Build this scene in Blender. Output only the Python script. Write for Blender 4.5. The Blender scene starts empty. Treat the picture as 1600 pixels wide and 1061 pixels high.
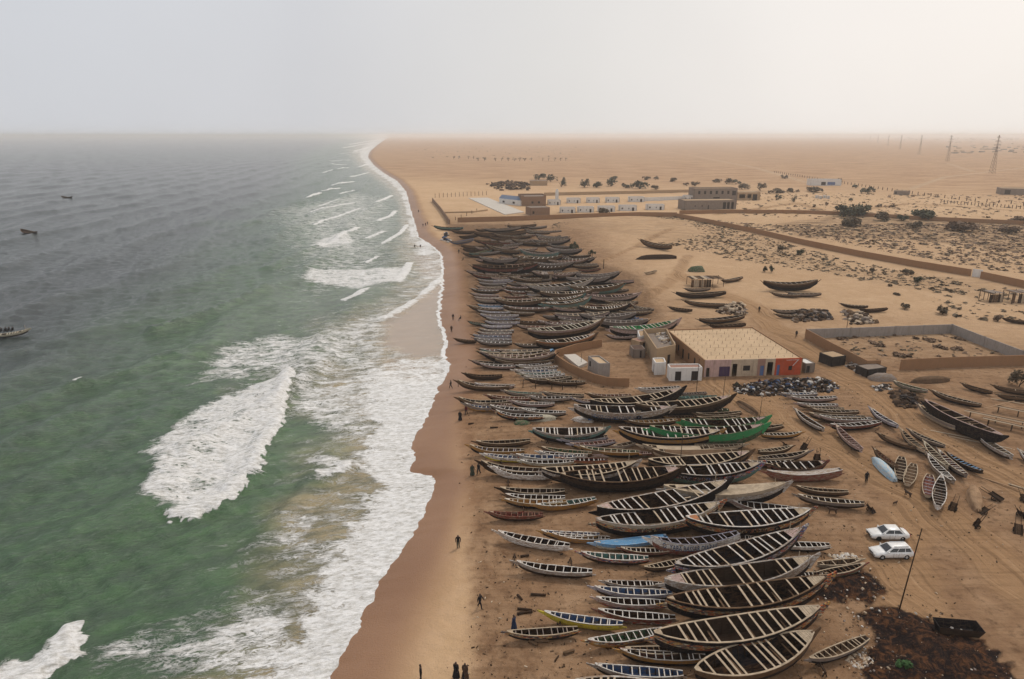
import bpy, math, random
import numpy as np
from mathutils import Vector, Matrix
R=math.radians
random.seed(7); np.random.seed(7)
SC=bpy.context.scene; COL=SC.collection
# ---------------- camera ----------------
H=46.0; FPX=1067.0; PITCH=math.atan((530.5-211.0)/FPX); ST,CT=math.sin(PITCH),math.cos(PITCH)
ZS=-1.2                                             # sea level; the boat park lies at z = 0
cam=bpy.data.cameras.new('camera'); cam.lens=FPX/1600*36; cam.sensor_width=36; cam.clip_start=1; cam.clip_end=80000
co=bpy.data.objects.new('camera',cam); COL.objects.link(co); co.location=(0,0,H); co.rotation_euler=(math.pi/2-PITCH,0,0); SC.camera=co
# ---------------- sky, sun, exposure ----------------
SUN_AZ,SUN_EL=40.0,52.0                             # azimuth clockwise from +Y (the view) towards +X
w=bpy.data.worlds.new("World"); SC.world=w; w.use_nodes=True
nt=w.node_tree; nt.nodes.clear()
def wn(t,**k):
    n=nt.nodes.new(t)
    for a,b in k.items(): setattr(n,a,b)
    return n
out=wn('ShaderNodeOutputWorld'); bg=wn('ShaderNodeBackground'); bg.inputs['Strength'].default_value=0.1
sky=wn('ShaderNodeTexSky',sky_type='NISHITA',sun_disc=False,sun_elevation=R(SUN_EL),sun_rotation=R(SUN_AZ),dust_density=6.0,air_density=1.0)
tc=wn('ShaderNodeTexCoord')
dot=wn('ShaderNodeVectorMath',operation='DOT_PRODUCT'); dot.inputs[1].default_value=(math.sin(R(75)),math.cos(R(75)),0.0)
nt.links.new(tc.outputs['Generated'],dot.inputs[0])
ramp=wn('ShaderNodeValToRGB'); cr=ramp.color_ramp
cr.elements[0].position=0.10; cr.elements[0].color=(0.60,0.615,0.65,1)
cr.elements[1].position=0.95; cr.elements[1].color=(0.93,0.87,0.81,1)
for p,c in ((0.30,(0.62,0.625,0.65,1)),(0.52,(0.72,0.705,0.69,1)),(0.76,(0.86,0.815,0.775,1))):
    e=cr.elements.new(p); e.color=c
mr=wn('ShaderNodeMapRange'); mr.inputs['From Min'].default_value=-0.45; mr.inputs['From Max'].default_value=1.0
nt.links.new(dot.outputs['Value'],mr.inputs['Value']); nt.links.new(mr.outputs[0],ramp.inputs[0])
no=wn('ShaderNodeTexNoise'); no.inputs['Scale'].default_value=2.2; no.inputs['Detail'].default_value=3
nt.links.new(tc.outputs['Generated'],no.inputs['Vector'])
mm=wn('ShaderNodeMapRange'); mm.inputs['To Min'].default_value=9.9; mm.inputs['To Max'].default_value=12.2
nt.links.new(no.outputs['Fac'],mm.inputs['Value'])
sc_=wn('ShaderNodeVectorMath',operation='SCALE'); nt.links.new(ramp.outputs[0],sc_.inputs[0]); nt.links.new(mm.outputs[0],sc_.inputs['Scale'])
mx=wn('ShaderNodeMixRGB'); mx.inputs['Fac'].default_value=0.93
nt.links.new(sky.outputs[0],mx.inputs[1]); nt.links.new(sc_.outputs[0],mx.inputs[2])
nt.links.new(mx.outputs[0],bg.inputs['Color']); nt.links.new(bg.outputs[0],out.inputs['Surface'])
sl=bpy.data.lights.new('sun','SUN'); sl.energy=1.5; sl.angle=R(10); sl.color=(1.0,0.93,0.83)
so=bpy.data.objects.new('sun',sl); COL.objects.link(so)
d_=Vector((math.sin(R(SUN_AZ))*math.cos(R(SUN_EL)),math.cos(R(SUN_AZ))*math.cos(R(SUN_EL)),math.sin(R(SUN_EL))))
so.rotation_euler=d_.to_track_quat('Z','Y').to_euler(); so.location=(0,0,58)
SC.view_settings.view_transform='Standard'; SC.view_settings.look='None'; SC.view_settings.gamma=1; SC.view_settings.exposure=0.0
SC.view_settings.use_curve_mapping=False
SC.render.engine='CYCLES'
SC.cycles.use_denoising=True; SC.cycles.max_bounces=5; SC.cycles.diffuse_bounces=2; SC.cycles.glossy_bounces=2; SC.cycles.volume_bounces=1
SC.cycles.transparent_max_bounces=4; SC.cycles.use_adaptive_sampling=True; SC.cycles.adaptive_threshold=0.02
SC.cycles.sample_clamp_indirect=4

# ---------------- projection of measured picture points into the place ----------------
def P(u,v,z=0.0):
    yv=(v-530.5)/FPX; d=(H-z)/(ST+yv*CT)
    return Vector(((u-800)/FPX*d, d*(CT-yv*ST), z))
def scale_at(v,z=0.0):                              # pixels per metre across the view
    yv=(v-530.5)/FPX; return FPX*(ST+yv*CT)/(H-z)
# ---------------- node helper ----------------
class NT:
    def __init__(s,name,rough=0.9,spec=0.2):
        s.m=bpy.data.materials.new(name); s.m.use_nodes=True; s.t=s.m.node_tree; s.t.nodes.clear()
        s.o=s.n('ShaderNodeOutputMaterial'); s.b=s.n('ShaderNodeBsdfPrincipled'); s.l(s.b.outputs[0],s.o.inputs[0])
        s.b.inputs['Roughness'].default_value=rough; s.b.inputs['Specular IOR Level'].default_value=spec
    def n(s,t,**k):
        n=s.t.nodes.new(t)
        for a,b in k.items(): setattr(n,a,b)
        return n
    def l(s,a,b): s.t.links.new(a,b)
    def put(s,sock,v):
        if hasattr(v,'is_linked'): s.l(v,sock)
        elif isinstance(v,(tuple,list)) and len(v)==3 and sock.type=='RGBA': sock.default_value=(*v,1)
        else: sock.default_value=v
    def coord(s,kind='Object',scale=(1,1,1)):
        if kind=='World': g=s.n('ShaderNodeNewGeometry').outputs['Position']
        else: g=s.n('ShaderNodeTexCoord').outputs[kind]
        m=s.n('ShaderNodeMapping'); m.inputs['Scale'].default_value=scale; s.l(g,m.inputs['Vector']); return m.outputs[0]
    def noise(s,vec,scale,detail=4,rough=0.55,dist=0.0,typ=None):
        n=s.n('ShaderNodeTexNoise'); 
        if typ: n.noise_type=typ
        n.inputs['Scale'].default_value=scale; n.inputs['Detail'].default_value=detail; n.inputs['Roughness'].default_value=rough; n.inputs['Distortion'].default_value=dist
        s.l(vec,n.inputs['Vector']); return n.outputs['Fac']
    def mix(s,f,a,b,bl='MIX'):
        n=s.n('ShaderNodeMixRGB',blend_type=bl); s.put(n.inputs[0],f); s.put(n.inputs[1],a); s.put(n.inputs[2],b); return n.outputs[0]
    def math(s,op,a,b=0.0,c=0.0,clamp=False):
        n=s.n('ShaderNodeMath',operation=op,use_clamp=clamp); s.put(n.inputs[0],a); s.put(n.inputs[1],b)
        if len(n.inputs)>2: s.put(n.inputs[2],c)
        return n.outputs[0]
    def rng(s,v,a,b,c=0.0,d=1.0,smooth=False):
        n=s.n('ShaderNodeMapRange'); 
        if smooth: n.interpolation_type='SMOOTHSTEP'
        s.put(n.inputs['Value'],v); s.put(n.inputs['From Min'],a); s.put(n.inputs['From Max'],b); s.put(n.inputs['To Min'],c); s.put(n.inputs['To Max'],d); return n.outputs[0]
    def attr(s,name):
        a=s.n('ShaderNodeAttribute',attribute_name=name); sp=s.n('ShaderNodeSeparateColor'); s.l(a.outputs['Color'],sp.inputs[0]); return sp.outputs[0],sp.outputs[1],sp.outputs[2]
    def bump(s,h,strength=0.5,dist=0.1):
        n=s.n('ShaderNodeBump'); n.inputs['Strength'].default_value=strength; n.inputs['Distance'].default_value=dist; s.l(h,n.inputs['Height']); s.l(n.outputs[0],s.b.inputs['Normal'])
    def base(s,c): s.put(s.b.inputs['Base Color'],c)
# ---------------- mesh helper ----------------
def link(o,parent=None):
    COL.objects.link(o)
    if parent is not None: o.parent=parent
    return o
def tag(o,label=None,cat=None,group=None,kind=None):
    if label: o['label']=label
    if cat: o['category']=cat
    if group: o['group']=group
    if kind: o['kind']=kind
    return o
def empty(name,loc,rz=0.0,label=None,cat=None,group=None,rx=0.0,ry=0.0):
    o=bpy.data.objects.new(name,None); o.empty_display_size=0.3; o.location=loc; o.rotation_euler=(rx,ry,rz); COL.objects.link(o)
    return tag(o,label,cat,group)
class MB:
    def __init__(s): s.v=[]; s.f=[]; s.m=[]; s.sm=[]
    def add(s,vs,fs,m=0,smooth=False):
        k=len(s.v); s.v+= [tuple(x) for x in vs]; s.f+=[tuple(i+k for i in f) for f in fs]; s.m+=[m]*len(fs); s.sm+=[smooth]*len(fs)
    def box(s,c,sz,m=0,rot=None):
        x,y,z=[q/2 for q in sz]
        vs=[Vector((a*x,b*y,d*z)) for a in (-1,1) for b in (-1,1) for d in (-1,1)]
        if rot is not None: vs=[rot@q for q in vs]
        c=Vector(c); vs=[q+c for q in vs]
        s.add(vs,[(0,1,3,2),(4,6,7,5),(0,4,5,1),(2,3,7,6),(0,2,6,4),(1,5,7,3)],m)
    def beam(s,a,b,w,h,m=0,up=(0,0,1),w2=None,h2=None):
        a=Vector(a); b=Vector(b); d=(b-a)
        if d.length<1e-6: return
        d.normalize(); up=Vector(up)
        if abs(d.dot(up))>0.98: up=Vector((1,0,0))
        x=d.cross(up).normalized(); y=x.cross(d)
        w2=w if w2 is None else w2; h2=h if h2 is None else h2
        vs=[a+x*(i*w/2)+y*(j*h/2) for i,j in ((-1,-1),(1,-1),(1,1),(-1,1))]+[b+x*(i*w2/2)+y*(j*h2/2) for i,j in ((-1,-1),(1,-1),(1,1),(-1,1))]
        s.add(vs,[(3,2,1,0),(4,5,6,7),(0,1,5,4),(1,2,6,5),(2,3,7,6),(3,0,4,7)],m)
    def tube(s,pts,r,n=6,m=0,r2=None,caps=True):
        pts=[Vector(p) for p in pts]; L=len(pts); vs=[]
        for i,p in enumerate(pts):
            d=(pts[min(i+1,L-1)]-pts[max(i-1,0)]).normalized(); up=Vector((0,0,1)) if abs(d.z)<0.95 else Vector((1,0,0))
            x=d.cross(up).normalized(); y=x.cross(d); rr=r if r2 is None else r+(r2-r)*i/max(1,L-1)
            vs+=[p+x*(rr*math.cos(2*math.pi*k/n))+y*(rr*math.sin(2*math.pi*k/n)) for k in range(n)]
        fs=[(i*n+k,i*n+(k+1)%n,(i+1)*n+(k+1)%n,(i+1)*n+k) for i in range(L-1) for k in range(n)]
        if caps: fs+= [tuple(range(n-1,-1,-1)),tuple(range((L-1)*n,L*n))]
        s.add(vs,fs,m,n>5)
    def lump(s,c,r,m=0,seg=6,rough=0.25,rng=random):
        c=Vector(c); rx,ry,rz=r; vs=[]; 
        rings=3
        vs.append(c+Vector((0,0,rz)))
        for i in range(1,rings+1):
            ph=math.pi*0.5*i/rings*1.15
            for k in range(seg):
                th=2*math.pi*(k+0.5*(i%2))/seg; q=1+rng.uniform(-rough,rough)
                vs.append(c+Vector((rx*math.sin(ph)*math.cos(th)*q,ry*math.sin(ph)*math.sin(th)*q,rz*math.cos(ph)*q)))
        fs=[(0,1+k,1+(k+1)%seg) for k in range(seg)]
        for i in range(rings-1):
            for k in range(seg): fs.append((1+i*seg+k,1+(i+1)*seg+k,1+(i+1)*seg+(k+1)%seg,1+i*seg+(k+1)%seg))
        s.add(vs,fs,m,True)
    def mesh(s,name,mats):
        me=bpy.data.meshes.new(name); me.from_pydata(s.v,[],s.f)
        for q in (mats if isinstance(mats,(list,tuple)) else [mats]): me.materials.append(q)
        me.polygons.foreach_set('material_index',s.m); me.polygons.foreach_set('use_smooth',s.sm); me.update(); return me
    def build(s,name,mats,parent=None,loc=None):
        o=bpy.data.objects.new(name,s.mesh(name,mats)); link(o,parent)
        if loc is not None: o.location=loc
        return o
def grid_mesh(name,X,Y,Z,attrs,mat,flip=False):
    ny,nx=X.shape; me=bpy.data.meshes.new(name); n=nx*ny
    me.vertices.add(n); c=np.stack([X,Y,Z],-1).reshape(-1).astype(np.float32); me.vertices.foreach_set('co',c)
    i=np.arange((ny-1)*(nx-1)); r,k=i//(nx-1),i%(nx-1); a=r*nx+k
    q=np.stack([a,a+1,a+nx+1,a+nx],-1).reshape(-1).astype(np.int32); nf=len(i)
    me.loops.add(nf*4); me.loops.foreach_set('vertex_index',q); me.polygons.add(nf)
    me.polygons.foreach_set('loop_start',np.arange(nf,dtype=np.int32)*4); me.polygons.foreach_set('loop_total',np.full(nf,4,dtype=np.int32))
    me.update(calc_edges=True); me.polygons.foreach_set('use_smooth',np.ones(nf,dtype=bool))
    for an,arr in attrs.items():
        at=me.color_attributes.new(an,'FLOAT_COLOR','POINT'); col=np.ones((n,4),dtype=np.float32); col[:,:3]=np.stack([q_.reshape(-1) for q_ in arr],-1); at.data.foreach_set('color',col.reshape(-1))
    me.materials.append(mat); o=bpy.data.objects.new(name,me); COL.objects.link(o); return o
# ---------------- masks measured in the picture, laid on the ground ----------------
def wpts(px,z=0.0): return np.array([P(u,v,z)[:2] for u,v in px])
def poly_sd(px,X,Y,z=0.0,raw=False):
    pts=px if raw else wpts(px,z); sh=X.shape; x=X.ravel(); y=Y.ravel(); d=np.full(x.shape,1e9); ins=np.zeros(x.shape,bool); n=len(pts)
    bx=(x>pts[:,0].min()-40)&(x<pts[:,0].max()+40)&(y>pts[:,1].min()-60)&(y<pts[:,1].max()+60); xs=x[bx]; ys=y[bx]; dd=np.full(xs.shape,1e9); ii=np.zeros(xs.shape,bool)
    for k in range(n):
        a=pts[k]; b=pts[(k+1)%n]; e=b-a; L=e@e+1e-9; t=np.clip(((xs-a[0])*e[0]+(ys-a[1])*e[1])/L,0,1)
        dd=np.minimum(dd,np.hypot(xs-a[0]-t*e[0],ys-a[1]-t*e[1]))
        c=((a[1]>ys)!=(b[1]>ys)); 
        with np.errstate(divide='ignore',invalid='ignore'): xi=(b[0]-a[0])*(ys-a[1])/(b[1]-a[1]+1e-12)+a[0]
        ii^= c&(xs<xi)
    d[bx]=dd; ins[bx]=ii
    return np.where(ins,d,-d).reshape(sh)
def line_d(px,X,Y,z=0.0):
    pts=wpts(px,z); d=np.full(X.shape,1e9)
    for k in range(len(pts)-1):
        a=pts[k]; b=pts[k+1]; e=b-a; L=e@e+1e-9; t=np.clip(((X-a[0])*e[0]+(Y-a[1])*e[1])/L,0,1)
        d=np.minimum(d,np.hypot(X-a[0]-t*e[0],Y-a[1]-t*e[1]))
    return d
def ss(a,b,x): t=np.clip((x-a)/(b-a),0,1); return t*t*(3-2*t)
def wob(X,Y,s,seed=0,k=5):
    r=np.random.RandomState(seed); o=np.zeros(X.shape)
    for i in range(k):
        a=r.uniform(0,2*math.pi); f=r.uniform(0.7,2.0)/s; o+=np.sin((X*math.cos(a)+Y*math.sin(a))*f*2*math.pi+r.uniform(0,6.28))/k
    return o
COAST=[(520,1061),(547,1005),(575,950),(598,905),(612,880),(635,850),(655,825),(668,790),(683,754),(681,744),(640,737),(648,715),(645,690),(655,672),(672,650),(678,625),(690,600),(706,573),(697,557),(700,530),(694,510),(688,492),(691,470),(694,440),(694,410),(690,395),(672,380),(655,370),(650,350),(642,325),(636,300),(622,283),(600,270),(585,258),(575,245),(580,235),(592,225),(603,217),(609,214)]
cw=wpts(COAST,ZS); cy=cw[:,1]; cx=cw[:,0]
a0=(cx[1]-cx[0])/(cy[1]-cy[0]); cy=np.concatenate([[-400,20],cy,[40000]]); cx=np.concatenate([[cx[0]-6,cx[0]-5],cx,[cx[-1]*40000/cw[-1,1]]])
def coast_x(y): return np.interp(y,cy,cx)+np.clip(0.25+y/400,0.25,1.0)*(0.42*np.sin(y*0.83+2*np.sin(y*0.31))+0.30*np.sin(y*2.1+1.7*np.sin(y*0.57+1))+0.13*np.sin(y*5.3+2.2*np.sin(y*1.1)))*np.clip(200/np.maximum(y,1),0.0,1)
_yy=np.arange(-400,3000,1.0); _cs=np.convolve(np.pad(np.interp(_yy,cy,cx),15,mode='edge'),np.ones(31)/31,mode='valid')
def coast_smooth(y): return np.where(y<2900,np.interp(y,_yy,_cs),np.interp(y,cy,cx))
def inland(X,Y):
    s=(X-coast_x(Y))*0.985; s2=(X-coast_smooth(Y))*0.985; k=ss(0.0,7.0,s)
    return np.where(s>0,np.maximum(s*(1-k)+s2*k,0.02),s)
def landz(s):                                       # s = metres inland of the swash line
    up=ZS+(0-ZS)*ss(-1.0,11.0,s+0*s)
    up=ZS+1.2*(1-np.exp(-np.clip(s,0,None)/4.5))*1.0
    return np.where(s>0,up,ZS+np.maximum(s*0.06,-5.0))
def fan(y0,y1,k,dmin):
    ys=[y0]
    while ys[-1]<y1: ys.append(ys[-1]+max(dmin,abs(ys[-1])*k))
    return np.array(ys)
YS=np.concatenate([[-60,-30,-10,5,15,25,33],fan(40,30000,0.0075,0.3)])
# ---- ground sheet ----
T=np.linspace(-1,1,520); T=np.sign(T)*np.abs(T)**1.25
W_=0.95*np.maximum(YS,0)+30
X=T[None,:]*W_[:,None]; Y=np.repeat(YS[:,None],len(T),1)
S=inland(X,Y)
Z=landz(S)
EDGE=[(742,1061),(742,950),(735,850),(733,780),(722,700),(715,640),(715,580),(712,520),(712,460),(708,400),(700,360),(690,330),(670,300),(650,270)]
ew=wpts(EDGE); ex=np.interp(Y,ew[:,1],ew[:,0]-0*ew[:,1],left=ew[0,0],right=0); ex=np.where(Y>ew[-1,1],coast_x(Y)+ew[-1,0]-coast_x(ew[-1,1]),ex)
wet=1-ss(3.0,9.5,S+0.8*wob(X,Y,14,3))
park=ss(-1.5,1.2,X-ex+0.6*wob(X,Y,3,8))*(1-ss(330,460,Y))*(1-0.8*ss(150,230,Y+0.4*X+14*wob(X,Y,40,5))*ss(10,40,X-ex-0.12*Y-8+6*wob(X,Y,40,6)))
ROADS=[([(1720,1000),(1600,915),(1530,850),(1450,790),(1380,745),(1300,690),(1230,655),(1165,625),(1120,600)],3.4),
       ([(1720,830),(1600,762),(1500,700),(1420,655),(1370,620),(1330,590),(1280,560),(1235,530),(1200,505),(1180,480),(1120,455),(1060,430)],3.2),
       ([(1530,850),(1440,800),(1400,850),(1430,960),(1500,1080)],3.0),([(1330,590),(1270,612),(1170,628)],2.5)]
road=np.zeros(X.shape); rut=np.zeros(X.shape)
for px,wd in ROADS:
    d=line_d(px,X,Y)+0.5*wob(X,Y,9,11); road=np.maximum(road,1-ss(wd*0.6,wd*1.5,d)); 
    rut=np.maximum(rut,np.where(d<wd*1.5,(0.5+0.5*np.cos((d+0.8*wob(X,Y,30,12))*2*math.pi/1.5))*(0.6+0.4*wob(X,Y,12,13)),0))
for px,wd in [([(900,424),(960,400),(1050,360)],1.6),([(955,505),(1000,470),(1050,440),(1075,400)],2),([(1420,296),(1475,277),(1600,262),(1720,250)],3.0),([(1480,255),(1520,268)],2.5),
              ([(1010,232),(1080,243),(1180,262),(1260,285)],4),([(1250,318),(1300,334),(1420,318),(1600,330)],3),([(1120,335),(1240,318)],3)]:
    d=line_d(px,X,Y)+0.8*wob(X,Y,20,4); road=np.maximum(road,0.8*(1-ss(wd*0.6,wd*1.4,d)))
WASTE=[[(1350,948),(1400,950),(1450,965),(1480,985),(1530,1000),(1580,1040),(1600,1080),(1340,1090),(1350,1040),(1360,1010),(1372,990),(1345,965)],
       [(1270,905),(1285,885),(1340,888),(1372,905),(1385,925),(1360,940),(1300,940),(1268,935)],
       [(1010,1000),(1020,985),(1300,975),(1290,990),(1100,1010)],[(1250,895),(1300,900),(1310,935),(1200,960),(1020,960),(1110,945)],
       [(760,985),(800,1000),(860,1010),(840,1061),(760,1061),(740,1020)],[(770,850),(810,845),(830,860),(800,880)]]
WST=[1,0.95,0.40,0.50,0.30,0.35]
waste=np.zeros(X.shape); wh=np.zeros(X.shape)
for px,a in zip(WASTE,WST):
    d=poly_sd(px,X,Y)+0.7*wob(X,Y,2.5,21)+0.4*wob(X,Y,1.1,22); waste=np.maximum(waste,a*ss(-0.6,0.5,d)); wh=np.maximum(wh,(a>0.9)*np.clip(d,0,3)*0.16)
wh*=1+0.6*wob(X,Y,1.6,31)+0.4*wob(X,Y,0.7,32)
far=ss(380,620,Y)
SCR=[[(1200,352),(1300,338),(1600,345),(1700,400),(1600,395),(1400,372),(1260,372)],[(880,345),(960,335),(1050,338),(1180,372),(1330,420),(1560,440),(1700,480),(1500,462),(1250,420),(1100,385),(960,368)],
     [(1290,545),(1340,520),(1500,530),(1590,550),(1420,562),(1330,560)]]
scrub=np.zeros(X.shape)
for px,a in zip(SCR,(1,0.35,0.3)): scrub=np.maximum(scrub,a*ss(-4,4,poly_sd(px,X,Y)+3*wob(X,Y,25,41)))
desert=ss(520,900,Y+150*wob(X,Y,500,51)+0.35*(X-100))
park2=ss(-2,3,poly_sd([(735,560),(725,430),(700,350),(830,350),(900,400),(1000,430),(1040,490),(1000,520),(940,530),(870,545),(850,560)],X,Y)+2*wob(X,Y,12,14))
pale_s=ss(300,420,Y)*(1-ss(700,1600,Y))
# gentle relief away from the boat park
rel=ss(260,420,Y)*ss(25,90,S)*0.0+ss(60,160,S-0.12*Y)*ss(300,500,Y)*0.35
Z=Z+rel*(wob(X,Y,40,61)+0.6*wob(X,Y,13,62))*ss(20,60,S)
dm=poly_sd([(850,372),(900,342),(980,336),(1060,345),(1100,365),(1040,378),(930,385)],X,Y); Z=Z+np.clip(dm+6,0,24)*0.05*(1+0.3*wob(X,Y,15,63))
near=(1-ss(120,260,Y))*ss(4,9,S)
Z=Z+near*0.05*(wob(X,Y,2.6,71)+0.7*wob(X,Y,1.2,72))+wh+rut*road*-0.06*near
m=NT('ground_sand',0.95,0.04)
wv=m.coord('World'); rW,gP,bR=m.attr('mA'); rX,gS,bD=m.attr('mB'); cR,cP,cS=m.attr('mC')
n1=m.noise(wv,0.05,5,0.6); n2=m.noise(wv,0.9,6,0.65); n3=m.noise(wv,6.0,3,0.7); n4=m.noise(wv,0.25,6,0.7,0.6)
nst=m.noise(m.coord('World',(0.02,0.12,0.1)),1.0,6,0.6,0.4)
c=m.mix(m.rng(n1,0.3,0.7),(0.50,0.328,0.195),(0.60,0.415,0.26))
c=m.mix(m.rng(n4,0.35,0.65,0,0.6),c,(0.46,0.30,0.165))
c=m.mix(m.math('MULTIPLY',gP,m.rng(n4,0.25,0.6,0.55,1.0)),c,(0.235,0.138,0.078))
spk=m.rng(n2,0.52,0.68,0,1); c=m.mix(m.math('MULTIPLY',gP,m.math('MULTIPLY',spk,0.65)),c,(0.075,0.040,0.022))
c=m.mix(m.math('MULTIPLY',bR,0.75),c,(0.34,0.205,0.108))
c=m.mix(m.math('MULTIPLY',bR,m.rng(m.noise(m.coord('World',(0.5,0.5,1)),1.4,5,0.7),0.5,0.7,0,0.4)),c,(0.22,0.13,0.07))
dc=m.mix(m.rng(nst,0.38,0.62),(0.30,0.175,0.10),(0.50,0.325,0.195)); c=m.mix(bD,c,m.mix(m.math('MULTIPLY',bR,0.7),dc,(0.55,0.41,0.28)))
sn=m.noise(m.coord('World',(0.1,0.3,1)),1.0,8,0.7,0.8); c=m.mix(m.math('MULTIPLY',gS,m.rng(sn,0.42,0.58)),c,(0.17,0.11,0.065))

tw=m.n('ShaderNodeMapping',vector_type='TEXTURE'); tw.inputs['Rotation'].default_value=(0,0,R(7)); tw.inputs['Scale'].default_value=(0.75,30,1)
dw=m.n('ShaderNodeTexNoise'); dw.inputs['Scale'].default_value=0.045; m.l(wv,dw.inputs['Vector']); dwm=m.n('ShaderNodeVectorMath',operation='MULTIPLY_ADD'); m.l(dw.outputs['Color'],dwm.inputs[0]); dwm.inputs[1].default_value=(14,0,0); m.l(wv,dwm.inputs[2]); m.l(dwm.outputs[0],tw.inputs['Vector'])
trk=m.noise(tw.outputs[0],1.0,3,0.6); trk2=m.noise(m.coord('World',(0.10,1.5,1)),1.0,5,0.65,0.5)
c=m.mix(m.math('MULTIPLY',bR,m.rng(trk,0.50,0.60,0,0.55)),c,(0.16,0.092,0.048)); c=m.mix(m.math('MULTIPLY',bR,m.rng(trk,0.44,0.36,0,0.40)),c,(0.46,0.30,0.175))
c=m.mix(m.math('MULTIPLY',gP,m.rng(trk2,0.50,0.66,0,0.30)),c,(0.095,0.052,0.028)); c=m.mix(m.math('MULTIPLY',gP,m.rng(trk2,0.46,0.32,0,0.28)),c,(0.33,0.20,0.11))
c=m.mix(m.math("MULTIPLY",cP,m.rng(n2,0.4,0.6,0.4,0.85)),c,(0.13,0.075,0.042))
wsn=m.noise(wv,0.8,8,0.75,1.2); wc=m.mix(m.rng(wsn,0.47,0.62),(0.010,0.008,0.009),(0.105,0.046,0.021)); wc=m.mix(m.rng(n2,0.66,0.72,0,0.55),wc,(0.30,0.22,0.16)); 
c=m.mix(m.rng(m.math('ADD',rX,m.rng(wsn,0.3,0.7,-0.22,0.22)),0.25,0.75),c,wc)
wetc=m.mix(m.rng(n1,0.4,0.6),(0.245,0.128,0.070),(0.29,0.158,0.088)); c=m.mix(rW,c,wetc)
c=m.mix(m.rng(n3,0.3,0.7,0.0,0.22),c,m.mix(0.5,c,(0.12,0.07,0.04)))
m.base(c)
m.put(m.b.inputs['Roughness'],m.rng(rW,0.3,1.0,0.95,0.45)); m.put(m.b.inputs['Specular IOR Level'],m.rng(rW,0.3,1.0,0.03,0.22))
m.bump(m.math('ADD',m.math('MULTIPLY',m.math('ADD',n2,m.math('MULTIPLY',m.math('MULTIPLY',trk,bR),1.2)),m.math('SUBTRACT',1.0,rW)),m.math('MULTIPLY',n3,0.3)),0.85,0.30)
MAT_GROUND=m.m
g=grid_mesh('ground',X,Y,Z,{'mA':(wet,park,road),'mB':(waste,scrub,desert),'mC':(rut,park2,pale_s)},MAT_GROUND); tag(g,kind='structure')
def gz(x,y):
    return float(landz(inland(np.array([x]),np.array([y])))[0])
def G(u,v):                                         # picture point -> point on the sloping beach
    p=P(u,v,0)
    for _ in range(4): p=P(u,v,gz(p.x,p.y))
    return p
# ---- sea sheet ----
J=np.linspace(0,1,460); wj=np.expm1(4.2*J)/np.expm1(4.2)
far_x=1.05*np.maximum(YS,0)+60
XC=coast_x(YS)+2.5
X=XC[:,None]-wj[None,:]*(far_x+XC)[:,None]; Y=np.repeat(YS[:,None],len(J),1)
D=np.maximum((coast_x(Y)-X)*0.985,0)
OFF=D
amp=ss(3,30,D)
ph=D+0.10*Y+7*wob(X,Y,150,81)+3*wob(X,Y,55,82)
def crest(p,L): q=(p/L)%1.0; return np.exp(-((q-0.5)/0.17)**2)
Z=ZS+amp*(1.6*crest(ph,29)*(0.7+0.5*wob(X,Y,60,86))+0.30*wob(X,Y,9,83)+0.20*wob(X,Y,4,84)+0.10*wob(X,Y,2.2,85)*(1-ss(150,300,Y)))
for px,hh_,ww in [([(0,655),(100,612),(200,588),(260,560)],0.9,3.0),([(240,520),(330,492),(412,458)],1.3,2.6),([(0,560),(120,530),(240,500)],0.7,3.5),([(300,700),(420,640),(520,560)],0.5,2.0),([(520,700),(470,780),(400,860)],0.4,1.8),([(420,420),(470,395),(500,385)],0.8,3),([(0,780),(150,700),(250,640)],0.6,3)]:
    Z=Z+1.5*hh_*np.exp(-(line_d(px,X,Y,ZS)/ww)**2)
turb=np.zeros(X.shape); foam=np.zeros(X.shape); film=np.zeros(X.shape)
IN=[(400,1061),(450,1000),(480,940),(490,900),(520,850),(560,800),(585,760),(560,735),(560,690),(590,665),(560,650),(540,610),(560,580),(600,560),(590,520),(598,500),(640,470),(655,430),(650,400),(640,380),(636,350),(632,325),(622,300),(605,283),(585,270),(570,258),(560,245),(560,235),(570,225),(585,217)]
iw=wpts(IN,ZS); o=np.argsort(iw[:,1]); iw=iw[o]; ix=np.interp(Y,iw[:,1],iw[:,0],left=iw[0,0]-2,right=0); ix=np.where(Y>iw[-1,1],coast_x(Y)-0.03*Y,ix)
inner=(X-ix)/np.maximum(coast_x(Y)-ix,0.5)              # 0 at the inner edge of the swash, 1 at the sand
nearb=1-ss(125,190,Y); cov=0.82*nearb+(1-nearb)*np.clip(0.60+0.30*wob(X,Y,28,93),0.2,0.85); foam=np.maximum(foam,cov*ss(-0.45,0.45,inner+0.16*wob(X,Y,5,91)+0.10*wob(X,Y,2,94)))
foam=np.maximum(foam,0.38*ss(-2.6,0.1,inner))
lo=poly_sd([(300,1061),(330,990),(420,930),(470,960),(440,1061)],X,Y,ZS); foam=np.maximum(foam,0.62*ss(-3,2.5,lo+1.2*wob(X,Y,4,92)))
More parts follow.
